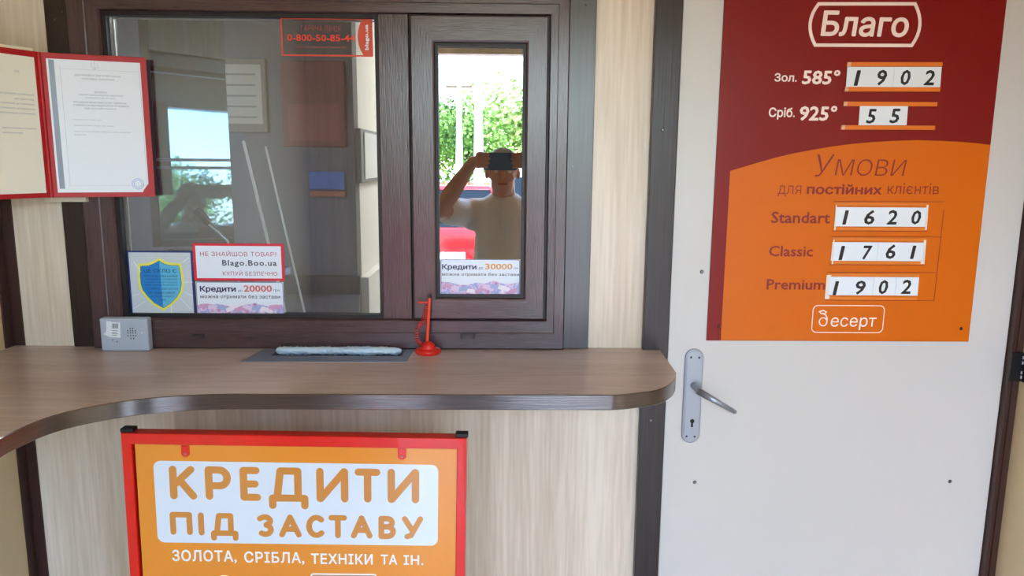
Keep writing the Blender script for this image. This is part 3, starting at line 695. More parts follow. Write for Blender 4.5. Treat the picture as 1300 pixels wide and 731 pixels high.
# red-edged sticker
def s2(cx, cy): return (240+cx/6.646, 300+cy/6.646)
c0 = pl(*s2(420, 375)); st = thing('sticker', (c0[0], SGI, c0[1]), 'white sticker with a thick red edge and a web address on the pane', 'sticker')
x0_, x1_, z0_, z1_ = pl(*s2(36, 220))[0], pl(*s2(803, 220))[0], pl(*s2(420, 374))[1], pl(*s2(420, 60))[1]
B().box(x0_, x1_, SGI, SGI+.0006, z0_, z1_).build('sticker_sheet', SRED, st)
e = .0064; B().box(x0_+e, x1_-e, SGI-.0002, SGI+.0001, z0_+e-.0008, z1_-e+.0008).build('sticker_field', SWHITE, st)
b = Lines(); L2(b, s2, 'НЕ ЗНАЙШОВ ТОВАР?', 92, 738, 120, 168, SGI-.0004, spacing=1.08, bold=.004); L2(b, s2, 'КУПУЙ БЕЗПЕЧНО', 285, 745, 288, 330, SGI-.0004, spacing=1.08, bold=.004); b.build('lettering', mat('sticker_rose', (176, 66, 104), .4), st)
b = Lines(); L2(b, s2, 'Blago.Boo.ua', 280, 740, 200, 262, SGI-.0004, spacing=1.15, bold=.022); b.build('lettering', mat('sticker_slate', (56, 70, 84), .4), st)

# two banknote stickers
def credit(f_, fr, g, gnum, label, dark, num, box, m_edge):
    c0 = pl(*f_((box[0]+box[2])/2, box[3])); yy = pl.y
    st = thing('sticker', (c0[0], yy, c0[1]), label, 'sticker', 'banknote stickers on the panes')
    xm, ym = (box[0]+box[2])/2, (box[1]+box[3])/2
    x0_, x1_, z0_, z1_ = pl(*f_(box[0], ym))[0], pl(*f_(box[2], ym))[0], pl(*f_(xm, box[3]))[1], pl(*f_(xm, box[1]))[1]
    B().box(x0_, x1_, yy, yy+.0006, z0_, z1_).build('sticker_sheet', SWHITE, st)
    ro = rrect(x0_+.0008, x1_-.0008, z0_+.0004, z1_-.0004, .0055); B().ring(ro, offset_poly(ro, .0011), yy-.0003, yy+.0002).build('sticker_border', m_edge, st)
    return st, (x0_, x1_, z0_, z1_)
def notes(st, ext, yy, seed, h=.40):
    rnd = random.Random(seed); x0_, x1_, z0_, z1_ = ext; W = x1_-x0_; H = (z1_-z0_)*h
    cols = [mat('note_rose', (206, 160, 198), .5), mat('note_lilac', (224, 204, 232), .5), mat('note_blue', (164, 178, 220), .5), mat('note_pale', (238, 230, 242), .5)]
    base = [(x0_+.0022, z0_+.0018), (x1_-.0022, z0_+.0018)]; n = 9
    top = [(x0_+.0022+(W-.0044)*i/n, z0_+H*(.55+.35*rnd.random()+(.15 if i % 3 == 0 else 0))) for i in range(n, -1, -1)]
    B().prism(base+top, yy-.0003, yy).build('banknote_heap', NOTES, st)
    for k in range(9):
        cx = x0_+.01+(W-.02)*(k+.5)/9; cz = z0_+.0035+H*(.12+.42*rnd.random()); a = rnd.uniform(-.5, .5); w_, h_ = W*.075, H*.17
        q = [(cx+ux*w_*math.cos(a)-uz*h_*math.sin(a), cz+ux*w_*math.sin(a)+uz*h_*math.cos(a)) for ux, uz in ((-1, -1), (1, -.8), (1.05, .9), (.2, 1.15), (-.9, .8))]
        q = [(min(max(x, x0_+.002), x1_-.002), max(z, z0_+.0018)) for x, z in q]
        B().prism(q, yy-.0005-.00004*k, yy-.0003).build('banknote', cols[k % 4], st)
st, ext = credit(s2, 0, 0, 0, 'banknote sticker offering 20000, below the red-edged sticker', 0, 0, (62, 384, 800, 662), NAVY)
b = Lines(); L2(b, s2, 'Кредити', 92, 395, 418, 478, SGI-.0006, bold=.03); b.build('lettering', mat('sticker_deep_navy', (22, 36, 84), .4), st)
b = Lines(); L2(b, s2, '20000', 462, 700, 412, 468, SGI-.0006, bold=.028); b.build('lettering', mat('sticker_coral', (206, 110, 104), .4), st)
b = Lines(); L2(b, s2, 'до', 414, 450, 450, 470, SGI-.0006); L2(b, s2, 'грн', 712, 765, 448, 470, SGI-.0006); L2(b, s2, 'можна отримати без застави', 96, 770, 492, 530, SGI-.0006, bold=.012, spacing=1.05); b.build('lettering', MATS['sticker_slate'], st)
notes(st, ext, SGI-.0001, 3)
# transparent phone sticker with red outline
def s3(cx, cy): return (350+cx/9.286, 15+cy/9.29)
TRF = glassmat('clear_film', .03, (.93, .93, .92, 1))
c0 = pl(*s3(600, 520)); st = thing('sticker', (c0[0], SGI, c0[1]), 'clear sticker with a red outline and phone number at the pane top', 'sticker')
x0_, x1_, z0_, z1_ = pl(*s3(62, 290))[0], pl(*s3(1140, 290))[0], pl(*s3(600, 525))[1], pl(*s3(600, 72))[1]
ORD = mat('sticker_orange_red', (206, 72, 44), .4)
B().box(x0_, x1_, SGI+.0002, SGI+.0005, z0_, z1_).build('clear_film', TRF, st)
o_ = [(x0_, z0_), (x1_, z0_), (x1_, z1_), (x0_, z1_)]; B().ring(o_, offset_poly(o_, .0034), SGI-.0002, SGI+.0002).build('outline', ORD, st)
B().prism([pl(*s3(*q)) for q in ((1135, 75), (1025, 75), (990, 150), (970, 230), (965, 300), (978, 390), (1005, 460), (1040, 520), (1150, 522))], SGI-.0004, SGI+.0002).build('end_tab', ORD, st)
b = Lines(); L2(b, s3, 'blago.ua', 1050, 1105, 150, 450, SGI-.0008, bold=.03, rot=True); b.build('lettering', MATS['sticker_white'], st)
b = Lines(); L2(b, s3, '0-800-50-85-44', 135, 935, 268, 348, SGI-.0006, bold=.022); b.build('lettering', mat('sticker_vermilion', (222, 62, 26), .4), st)
b = Lines(); L2(b, s3, 'ГАРЯЧА ЛІНІЯ', 300, 765, 165, 228, SGI-.0006, bold=-.01); L2(b, s3, 'дзвінки зі стаціонарних безкоштовні', 245, 830, 402, 432, SGI-.0006, bold=-.008); b.build('lettering', mat('sticker_faded_red', (176, 76, 66), .4), st)
# sash sticker
pl = Pl(SGY-.0008)
def s4(cx, cy): return (550+cx/10.833, 320+cy/10.83)
st, ext = credit(s4, 0, 0, 0, 'banknote sticker offering 30000 at the bottom of the sash pane', 0, 0, (100, 98, 1195, 592), NAVY)
yy = pl.y-.0006
b = Lines(); L2(b, s4, 'Кредити', 120, 595, 165, 255, yy, bold=.03); b.build('lettering', mat('sticker_blue_grey', (58, 72, 104), .4), st)
b = Lines(); L2(b, s4, '30000', 715, 1090, 158, 238, yy, bold=.028); b.build('lettering', mat('sticker_amber', (222, 160, 92), .4), st)
b = Lines(); L2(b, s4, 'до', 625, 685, 205, 240, yy); L2(b, s4, 'грн', 1110, 1165, 210, 240, yy); L2(b, s4, 'можна отримати без застави', 120, 1180, 285, 335, yy, bold=.012, spacing=1.05); b.build('lettering', MATS['sticker_slate'], st)
notes(st, ext, pl.y-.0001, 5)

# ================================================================== OPEN RED FOLDER WITH TWO CERTIFICATES
FRED = mat('folder_red', (172, 10, 16), .5, bump=.2, bscale=400)
SP0 = P(48, 66, -.085); SP1 = P(67, 250.5, -.085); spx = (SP0.x+SP1.x)/2; spz0, spz1 = SP1.z, SP0.z
fold = thing('certificate_folder', (spx, -.085, spz0), 'open red folder showing two certificates, hung beside the window at left', 'folder')
def cover(name, ang, width, sgn):
    """flat cover hinged on the spine; local u along the cover, returns mapper (u, v, d)"""
    dx, dy = sgn*math.cos(ang), (math.sin(ang) if sgn > 0 else -math.sin(ang))
    nx, ny = (dy, -dx) if sgn > 0 else (-dy, dx)            # towards the viewer
    return lambda u, v, d=0: (spx+dx*u+nx*d, -.085+dy*u+ny*d, spz0+v)
def slab(b, f_, u0, u1, v0, v1, d0, d1):
    b.add([f_(u, v, d) for d in (d0, d1) for u, v in ((u0, v0), (u1, v0), (u1, v1), (u0, v1))], [(0,3,2,1),(4,5,6,7),(0,1,5,4),(1,2,6,5),(2,3,7,6),(3,0,4,7)]); return b
fR_, fL_ = cover('r', math.radians(20), .21, 1), cover('l', math.radians(64), .21, -1)
HH = spz1-spz0
for f_, nm in ((fR_, 1), (fL_, 0)):
    W_ = .1985 if nm else .205
    slab(B(), f_, .003, W_, 0, HH, -.002, .001).build('cover', FRED, fold, bevel=.0008)
    pp = slab(B(), f_, .012, W_-.012 if nm else W_-.01, .010, HH-.012, .0012, .0017).build('paper', mat('certificate_paper', (226, 234, 242), .5) if nm else mat('certificate_paper_cream', (236, 232, 214), .5), fold)
    ink = mat('pale_grey_ink', (142, 152, 166), .6); b = B()
    def fl(s, u0, u1, v0, v1, bold=0.0):
        vs_, fs = textmesh(s, bold, 0, 1.0); xs = [v[0] for v in vs_]; ys = [v[1] for v in vs_]; ax, bx_, ay, by_ = min(xs), max(xs), min(ys), max(ys)
        b.add([f_(u0+(u1-u0)*((v[0]-ax)/(bx_-ax)) if nm else u0+(u1-u0)*(1-(v[0]-ax)/(bx_-ax)), v0+(v1-v0)*(v[1]-ay)/(by_-ay), .0021 if v[2] > 0 else .0018) for v in vs_], fs)
    if nm:
        slab(b2 := B(), f_, .016, .026, .018, HH-.014, .0018, .0021); b2.build('plastic_sleeve', mat('sleeve_grey', (120, 132, 150), .3), fold)
        fl('ДЕРЖАВНА РЕГУЛЯТОРНА', .062, .148, HH-.045, HH-.0405); fl('СЛУЖБА УКРАЇНИ', .075, .135, HH-.0515, HH-.047)
        fl('ВИПИСКА', .096, .120, HH-.078, HH-.0745); fl('з державного реєстру установ про надання послуг', .065, .150, HH-.0845, HH-.081); fl('та внесення змін до нього', .078, .135, HH-.090, HH-.0865)
        fl('ПРО НАДАННЯ ФІНАНСОВИХ ПОСЛУГ ТОВАРИСТВУ', .055, .155, HH-.100, HH-.096, .01); fl('З ОБМЕЖЕНОЮ ВІДПОВІДАЛЬНІСТЮ ПО КРЕДИТАХ', .055, .160, HH-.106, HH-.102, .01); fl('ПІД ЗАСТАВУ МАЙНА', .075, .135, HH-.112, HH-.108, .01)
        fl('Місцезнаходження установи та дата', .052, .105, HH-.135, HH-.1325); fl('Найменування органу що видав', .052, .128, HH-.147, HH-.1445); fl('Відомості внесені до державного реєстру на підставі розпорядження', .052, .160, HH-.160, HH-.157); fl('голова комісії', .052, .075, HH-.166, HH-.1635)
        cu, cv = .100, HH-.0215     # small trident-like crest drawn as plain strokes
        for q in ([(-.006, .006), (-.006, -.005)], [(-.006, -.005), (.006, -.005)], [(.006, -.005), (.006, .006)], [(0, .008), (0, -.009)], [(-.003, -.008), (.003, -.008)]):
            for (a, c), (d_, e_) in zip(q, q[1:]): slab(b, f_, cu+min(a, d_)-.0002, cu+max(a, d_)+.0002, cv+min(c, e_)-.0002, cv+max(c, e_)+.0002, .0018, .0021)
        for (u0, u1, v0, v1) in ((.036, .184, .024, .0243), (.036, .0364, .024, HH-.024), (.1836, .184, .024, HH-.024), (.036, .184, HH-.031, HH-.0307)): slab(b, f_, u0, u1, v0, v1, .0018, .002)
        b.build('lettering', ink, fold)
        sb = B(); n = 26
        for r_ in (.012, .0085):
            for k in range(n):
                a, c = 2*PI*k/n, 2*PI*(k+1)/n
                sb.add([f_(.166+rr*math.cos(t), .028+rr*math.sin(t), .0022) for t in (a, c) for rr in (r_, r_-.0012)], [(0, 1, 3, 2)])
        sb.build('round_stamp', mat('stamp_blue', (150, 176, 214), .6), fold)
        tri_ = B(); tri_.add([f_(u, v, d) for d in (.0018, .0026) for u, v in ((.1985, 0), (.1985, .036), (.176, .0), )], [(3, 4, 5), (0, 1, 4, 3), (1, 2, 5, 4)]); 
        cpoc = B(); cpoc.add([f_(u, v, d) for d in (.0018, .0028) for u, v in ((.172, .0005), (.198, .0005), (.198, .030), (.1865, .0285), (.176, .014))], [(4, 3, 2, 1, 0), (5, 6, 7, 8, 9)]+[(i, (i+1)%5, (i+1)%5+5, i+5) for i in range(5)])
        cpoc.build('corner_pocket', FRED, fold)
    else:
        for k, (u0, u1) in enumerate(((.02, .10), (.02, .06), (.02, .11), (.02, .11), (.02, .10), (.02, .09), (.05, .09))):
            v = HH-.09-.0095*k-(.02 if k > 4 else 0); fl('зареєстровано установою', u0, u1, v, v+.0035)
        fl('СПР', .045, .055, HH-.046, HH-.042)
        b.build('lettering', ink, fold)
B().cyl((spx, -.0865, spz0), (spx, -.0865, spz1), .0042, 12).build('spine', FRED, fold)
slab(B(), fL_, .010, .17, HH-.012, HH+.006, -.0045, -.0025).build('backing_card', mat('cream_card', (226, 216, 190), .5), fold)
# hooks the folder hangs on
hb = thing('folder_hook', (spx-.005, 0, spz0-.02), 'small pale plastic hanger strip behind the red folder', 'hanger')
B().box(spx-.045, spx+.045, -.0375, -.0125, spz0-.012, spz0+.02).build('strip', mat('ivory_plastic', (214, 204, 184), .4), hb, bevel=.001)
B().box(spx-.006, spx+.006, -.0795, -.038, spz0+.004, spz0+.012).build('peg', MATS['ivory_plastic'], hb)

# ================================================================== RED FRAMED SIGN STANDING UNDER THE COUNTER
AY = -.335; ANG = math.radians(.85)
c0 = P(372, 731, AY); pl = Pl(AY, (c0.x, 0.0), ANG)
def g(cx, cy): return (140+cx/2.766, 530+cy/2.766)
x0, x1 = (pl(*g(36, 70))[0]+pl(*g(67, 540))[0])/2, (pl(*g(1250, 100))[0]+pl(*g(1246, 540))[0])/2
zt = pl(*g(640, 64))[1]
# lower corner touches the floor
fr = thing('pavement_sign', (c0.x, AY, 0.0), 'red steel framed orange sign about loans standing below the counter', 'sign', ry=ANG)
fr['_o'] = (c0.x, AY, 0.0)
z_bot = .02
bw = (pl(*g(88, 300))[0]-pl(*g(53, 300))[0]); tw = zt-pl(*g(640, 103))[1]
mitre((x0, x1, z_bot, zt), (x0+bw, x1-bw*.96, z_bot+.02, zt-tw), [(0, AY+.026), (0, AY+.002), (.06, AY), (.94, AY), (1, AY+.002), (1, AY+.026)], 'frame_rail', fr, REDPAINT, REDPAINT)
SO = mat('sign_sheet_orange', (228, 146, 44), .22, coat=.5, var=.02, vscale=5)
B().box(x0+bw+.004, x1-bw*.96, AY+.006, AY+.0075, z_bot+.021, zt-tw-.001).build('sign_sheet', SO, fr)
SYs = AY+.006
pl.y = SYs
wp = [pl(*g(*q)) for q in ((150, 152), (1152, 165), (1150, 455), (168, 432))]
wx0, wx1 = (wp[0][0]+wp[3][0])/2, (wp[1][0]+wp[2][0])/2; wz1, wz0 = (wp[0][1]+wp[1][1])/2, (wp[2][1]+wp[3][1])/2
B().prism(rrect(wx0, wx1, wz0, wz1, .014, 8), SYs-.0005, SYs).build('white_panel', mat('sign_white', (218, 232, 244), .22, coat=.5), fr)
# rounded stroke letters
def arc(cx, cy, rx, ry, a0, a1, n=10): return [(cx+rx*math.cos(math.radians(a0+(a1-a0)*i/n)), cy+ry*math.sin(math.radians(a0+(a1-a0)*i/n))) for i in range(n+1)]
G = {
 'К': [[(0,0),(0,1)], [(.9,1),(.05,.42)], [(.32,.6),(.98,0)]],
 'Р': [[(0,0),(0,1),(.55,1)]+arc(.55,.7,.4,.3,90,-90)+[(0,.4)]],
 'Е': [[(.9,1),(0,1),(0,0),(.95,0)], [(0,.5),(.8,.5)]],
 'Д': [[(-.0,-.28),(0,0),(1,0),(1,-.28)], [(.14,0),(.26,1),(.8,1),(.8,0)]],
 'И': [[(0,1),(0,0),(.02,.0),(.98,1),(1,1),(1,0)]],
 'Т': [[(0,1),(1,1)], [(.5,1),(.5,0)]],
 'П': [[(0,0),(0,1),(1,1),(1,0)]], 'І': [[(.5,0),(.5,1)]],
 'З': [[(.08,.9)]+arc(.48,.77,.42,.23,120,-75)+arc(.48,.26,.46,.27,75,-130)],
 'А': [[(0,0),(.5,1),(1,0)], [(.18,.32),(.82,.32)]],
 'С': [arc(.55,.5,.52,.5,48,312,16)],
 'В': [[(0,0),(0,1),(.5,1)]+arc(.5,.77,.36,.23,90,-90)+[(0,.54)], [(.5,.54)]+arc(.5,.27,.44,.27,90,-90)+[(0,0)]],
 'У': [[(0,1),(.52,.3)], [(1,1),(.5,.22),(.4,.06),(.16,0)]],
}
def glyph(b, ch, x0, x1, t, bo, r_, y0, y1):
    """stroke glyph whose ink fills the crop box"""
    rr = r_/2.766
    ym = (t+bo)/2
    A_ = pl(*g(x0+r_, ym)); E_ = pl(*g(x1-r_, ym)); T_ = pl(*g((x0+x1)/2, t+r_)); O_ = pl(*g((x0+x1)/2, bo-r_))
    rw = abs(pl(*g(x0+r_, ym))[0]-pl(*g(x0, ym))[0])
    for s_ in G[ch]: stroke(b, [(A_[0]+(E_[0]-A_[0])*u, O_[1]+(T_[1]-O_[1])*v) for u, v in s_], rw, y0, y1)
SLO = mat('sign_letter_orange', (206, 140, 64), .22, coat=.5)
for ch, x0_, x1_, t, bo in (('К', 209, 305, 168, 287), ('Р', 334, 428, 170, 289), ('Е', 456, 531, 172, 292), ('Д', 556, 695, 174, 295), ('И', 724, 836, 176, 297), ('Т', 859, 949, 178, 298), ('И', 974, 1085, 179, 300)):
    b = B(); glyph(b, ch, x0_, x1_, t, bo, 13, SYs-.0010, SYs-.0004); b.build('letter', SLO, fr)
for ch, x0_, x1_, t, bo in (('П', 211, 289, 330, 411), ('І', 300, 340, 332, 413), ('Д', 353, 449, 334, 415), ('З', 513, 577, 338, 418), ('А', 593, 672, 339, 420), ('С', 687, 757, 340, 422), ('Т', 767, 832, 341, 423), ('А', 845, 921, 342, 424), ('В', 942, 1006, 344, 426), ('У', 1024, 1099, 345, 427)):
    b = B(); glyph(b, ch, x0_, x1_, t, bo, 10, SYs-.0010, SYs-.0004); b.build('letter', SLO, fr)
SWH = mat('sign_letter_white', (240, 238, 232), .3)
for s, x0_, x1_, t, bo in (('ЗОЛОТА,', 218, 444, 464, 510), ('СРІБЛА,', 471, 682, 470, 515), ('ТЕХНІКИ', 705, 922, 477, 514), ('ТА', 950, 1008, 480, 515), ('ІН.', 1030, 1100, 482, 517)):
    b = B(); letters(b, pl, s, g(x0_, 0)[0], g(x1_, 0)[0], g(0, t)[1], g(0, bo)[1], SYs-.0008, bold=.025, spacing=1.1); b.build('lettering', SWH, fr)
# top of the round shape and label lower down
zz = pl(*g(820, 547))[1]; xa, xb = pl(*g(703, 550))[0], pl(*g(936, 550))[0]
ro = rrect(xa, xb, zz-.14, zz, .006); B().prism(ro, SYs-.0006, SYs).build('picture_frame', SWH, fr)
ri = offset_poly(ro, .003); B().prism(ri, SYs-.0009, SYs-.0005).build('picture_panel', mat('sign_tan', (196, 152, 110), .4), fr)
cx_, cz_ = pl(*g(400, 553)); B().prism([(cx_+.022*math.cos(2*PI*k/24), cz_-.022+.022*math.sin(2*PI*k/24)) for k in range(24)], SYs-.0006, SYs).build('white_disc', SWH, fr)
# tabs with rivets, black corner plugs
for cx__, cy__ in ((265, 118), (1025, 128)):
    p = pl(*g(cx__, cy__)); w_ = .0078
    t_ = B().prism([(p[0]-w_, p[1]+.012), (p[0]-w_, p[1]-.006), (p[0]-.003, p[1]-.0105), (p[0]+.003, p[1]-.0105), (p[0]+w_, p[1]-.006), (p[0]+w_, p[1]+.012)], SYs-.0026, SYs-.0003).build('tab', REDPAINT, fr, bevel=.0006)
    B().cone((p[0], SYs-.0040, p[1]-.004), (p[0], SYs-.0024, p[1]-.004), .0026, .0036, 12).build('rivet', mat('worn_rivet', (196, 120, 110), .4, metal=.5), t_)
for xx, s_ in ((x0+.002, 1), (x1-.002, -1)):
    B().box(xx-s_*.0045, xx+s_*.020, AY+.003, AY+.024, zt-.0005, zt+.0075).build('corner_plug', RUBBER, fr, bevel=.002)
# rear leaf: a plain frame folded behind
mitre((x0, x1, z_bot, zt-.01), (x0+.02, x1-.02, z_bot+.02, zt-.03), [(0, AY+.052), (0, AY+.030), (1, AY+.030), (1, AY+.052)], 'rear_frame_rail', fr, REDPAINT, REDPAINT)
B().box(x0+.02, x1-.02, AY+.044, AY+.0455, z_bot+.02, zt-.03).build('rear_sheet', SO, fr)
for xx in (x0+.012, x1-.012):
    B().cyl((xx, AY+.013, -.004 if xx < 0 else .0), (xx, AY+.013, .03), .011, 12).build('foot', RUBBER, fr)

# ================================================================== OFFICE BEHIND THE GLASS
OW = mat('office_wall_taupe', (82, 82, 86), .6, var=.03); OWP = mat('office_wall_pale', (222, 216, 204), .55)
AYW = 1.0; BXW = P(451, 230, AYW).x
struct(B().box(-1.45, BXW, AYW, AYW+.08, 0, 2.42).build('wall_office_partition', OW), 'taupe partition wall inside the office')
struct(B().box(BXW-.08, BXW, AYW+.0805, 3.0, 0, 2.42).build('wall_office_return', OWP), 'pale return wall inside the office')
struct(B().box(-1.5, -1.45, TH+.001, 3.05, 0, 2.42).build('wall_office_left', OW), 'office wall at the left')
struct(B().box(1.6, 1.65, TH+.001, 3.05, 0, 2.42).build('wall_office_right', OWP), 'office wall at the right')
struct(B().box(-1.5, 1.65, 3.06, 3.12, 0, 2.42).build('wall_office_back', OWP), 'office back wall')
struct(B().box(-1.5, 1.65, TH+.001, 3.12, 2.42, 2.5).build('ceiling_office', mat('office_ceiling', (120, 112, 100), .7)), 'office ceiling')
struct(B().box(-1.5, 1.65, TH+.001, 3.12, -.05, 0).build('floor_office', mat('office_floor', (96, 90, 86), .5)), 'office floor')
lamp = thing('office_fill_light', (.35, 1.9, 2.36), 'added unseen ceiling light that brightens the pale office wall', 'lamp')  # added and out of view, brightens the pale return wall
B().box(.05, .65, 1.6, 2.2, 2.385, 2.419).build('housing', PAPERW, lamp)
B().box(.08, .62, 1.63, 2.17, 2.378, 2.384).build('light_panel', emis('office_fill_glow', (255, 250, 240), 9.0), lamp)
# inclined glass leaf inside at the left: a mirror-like pane that shows the entrance
A_YAW = math.atan2(268-632, F); 
d0 = ray(268, 243).normalized(); Qc = CAM + d0*2.26
nrm_ = -d0
u_ = Vector((d0.y, -d0.x, 0)).normalized(); v_ = u_.cross(d0)
if v_.z < 0: v_ = -v_
def onp(px, py):
    d = ray(px, py); return CAM + d*((Qc-CAM).dot(d0)/d.dot(d0))
def uvp(px, py): q = onp(px, py)-Qc; return q.dot(u_), q.dot(v_)
ua, ub = uvp(197, 180)[0], uvp(291, 180)[0]; va, vb = uvp(245, 303)[1], uvp(245, -10)[1]
mir = thing('glass_door_leaf', tuple(Qc+v_*va), 'dark framed glass leaf inside the office reflecting the entrance', 'glass door')
def mbox(b, u0, u1, v0, v1, d0_, d1_):
    return b.add([Qc+u_*u+v_*v+d0*d for d in (d0_, d1_) for u, v in ((u0, v0), (u1, v0), (u1, v1), (u0, v1))], [(0,3,2,1),(4,5,6,7),(0,1,5,4),(1,2,6,5),(2,3,7,6),(3,0,4,7)])
DKF = mat('dark_bronze_frame', (58, 54, 50), .5)
mbox(B(), ua, ub, va, vb, 0, .004).build('mirror_pane', mat('mirror_glass', (120, 146, 162), .02, metal=1), mir)
for (a, c, d_, e_) in ((ua-.022, ua-.0005, va-.02, vb), (ua, ub, va-.02, va-.0005)): mbox(B(), a, c, d_, e_, -.006, .02).build('frame_bar', DKF, mir)
for yy_ in (203, 213): 
    v = uvp(245, yy_)[1]; mbox(B(), ua, ub, v-.004, v+.004, -.004, -.0005).build('glazing_bar', mat('bar_grey', (120, 124, 126), .5), mir)
# desk and the things on it
desk = thing('desk', (-.6, .55, 0), 'dark blue-grey desk behind the fixed pane', 'desk')
DK = mat('desk_dark', (50, 62, 82), .55)
d1, d2 = P(457, 372, .93), PZ(457, 404, 1.13); d3 = d2+(d2-d1)*((d2.y-.16)/(d1.y-d2.y))
top_ = [(-1.3, .16), (d3.x, .16), (d2.x, d2.y), (d1.x, .93), (-1.3, .93)]
B().add([(x, y, z) for z in (1.10, 1.13) for x, y in top_], [(4, 3, 2, 1, 0), (5, 6, 7, 8, 9)]+[(i, (i+1)%5, (i+1)%5+5, i+5) for i in range(5)]).build('desk_top', DK, desk, bevel=.002); B().box(-1.28, -1.25, .2, .9, 0, 1.0995).build('side_panel', DK, desk); B().box(-.60, -.57, .2, .9, 0, 1.0995).build('side_panel', DK, desk)
B().box(-1.3, d1.x, .932, .95, 1.05, P(400, 350, .93).z).build('rear_panel', mat('desk_black', (30, 34, 44), .4), desk)
q = P(200, 318, .35); q2_ = P(284, 318, .35)
mo = thing('cash_register', ((q.x+q2_.x)/2, .385, 1.131), 'black cash register on the office desk behind the stickers', 'cash register')
BL = mat('matt_black', (30, 30, 33), .45)
B().box(q.x, q2_.x, .35, .42, 1.131, q.z-.03).build('housing', BL, mo, bevel=.006)
B().box(q.x+.01, q2_.x-.01, .36, .40, q.z-.0295, q.z).build('display', BL, mo, bevel=.004)
mic = thing('microphone', tuple(P(300, 330, .32)), 'black microphone on a thin silver gooseneck behind the fixed pane', 'microphone')
p0, p1, p2 = P(289, 306, .32), P(265, 285, .31), P(247.5, 267, .30); pb_ = Vector((p0.x+.05, .33, 1.131))
B().tube([pb_, pb_+Vector((-.004, 0, .04)), p0.lerp(pb_, .3)+Vector((0, 0, -.002)), p0, p1], .0030, 8).build('gooseneck', ALU, mic)
B().tube([p1, p1.lerp(p2, .15), p1.lerp(p2, .8), p2], [.0065, .0085, .0095, .0055], 14).build('head', BL, mic)
B().lathe((pb_.x, pb_.y, 1.131), [(.032, 0), (.032, .008), (.026, .014)], 24).build('base', BL, mic)
mic['_o'] = mic['_o']
for (a, c, y_, lab_) in (((309, 179), (346, 330), .28, 'longer silver rod leaning behind the fixed pane, left of the two'), ((337, 186), (388, 402), .30, 'thinner silver rod leaning behind the fixed pane, right of the two')):
    A_ = P(*a, y_+.05); E_ = P(*c, y_); E_ = A_+(E_-A_)*((A_.z-1.1325)/(A_.z-E_.z))
    tag(B().cyl(E_, A_, .0040 if a[0] < 320 else .0028, 10).build('metal_rod', mat('rod_silver', (240, 238, 232), .4)), lab_, 'rod', 'rods on the office desk')
# posters on the partition
def poster(x0, x1, t, bo, m, name, label, cat, extra=None):
    a, c = P(x0, bo, AYW-.001), P(x1, t, AYW-.001); o = thing(name, ((a.x+c.x)/2, AYW-.001, a.z), label, cat)
    B().box(a.x, c.x, AYW-.012, AYW-.0008, a.z, c.z).build('panel', m, o, bevel=.002)
    if extra: extra(o, a, c)
    return o
def ex1(o, a, c):
    B().box(a.x+.015, c.x-.015, AYW-.0135, AYW-.0118, a.z+.03, c.z-.02).build('sheet', mat('poster_tan', (168, 156, 134), .5), o)
    for k in range(5):
        z = c.z-.05-k*.036; B().box(a.x+.03, c.x-.035, AYW-.0142, AYW-.0134, z-.006, z).build('text_line', mat('poster_lines', (120, 104, 88), .5), o)
poster(277, 337, 75, 168, mat('poster_frame_brown', (104, 88, 72), .5), 'notice_board', 'tan notice sheet in a brown frame on the office partition', 'notice', ex1)
def ex2(o, a, c): B().box(a.x+.02, c.x-.02, AYW-.0128, AYW-.0118, a.z+.02, a.z+(c.z-a.z)*.5).build('lower_field', mat('poster_maroon_light', (128, 66, 60), .4), o)
poster(361, 437, 78, 186, mat('poster_maroon', (104, 44, 42), .4), 'poster', 'maroon poster on the office partition right of the notice', 'poster', ex2)
def ex3(o, a, c): B().box(a.x, c.x, AYW-.012, AYW-.001, a.z-.025, a.z-.008).build('orange_strip', mat('strip_orange', (150, 84, 60), .5), o)
poster(394, 438, 218, 240, mat('sign_blue', (40, 92, 150), .4), 'wall_sign', 'small blue sign with an orange strip on the office partition', 'sign', ex3)
# electrical panel and shelf on the pale return wall
a, c = PXw(452.5, 232, BXW), PXw(478, 169, BXW); ya, yc = a.y, c.y
ep = thing('fuse_box', (BXW, (ya+yc)/2, a.z), 'pale fuse box with a grey edge on the pale office wall', 'fuse box')
B().box(BXW+.0005, BXW+.02, ya, yc, a.z, PXw(452.5, 163, BXW).z).build('housing', mat('fuse_grey', (122, 126, 126), .5), ep, bevel=.002)
B().box(BXW+.0205, BXW+.025, ya+.05, yc-.01, a.z+.012, PXw(452.5, 163, BXW).z-.012).build('door', mat('fuse_white', (224, 226, 224), .4), ep, bevel=.001)
a = PXw(458, 352, BXW)
tag(B().box(BXW+.0005, BXW+.03, a.y, 2.6, a.z-.3, a.z).build('cable_duct', mat('duct_white', (226, 222, 212), .45), bevel=.002), 'white boxed duct low on the pale office wall', 'cable duct')
# added dark backing behind the sash, so reflections dominate in its pane
bd = thing('added_sash_backing', ((sL+sR)/2, .10, ZC+.02), 'added dark blue-grey backing that keeps the sash pane dark', 'blind')
B().box(sL-.03, sR+.04, .10, .102, ZC+.02, sT+.04).build('fabric', mat('backing_fabric', (58, 66, 80), .7), bd)
B().cyl((sL-.035, .106, sT+.055), (sR+.045, .106, sT+.055), .016, 14).build('roller', BL, bd)

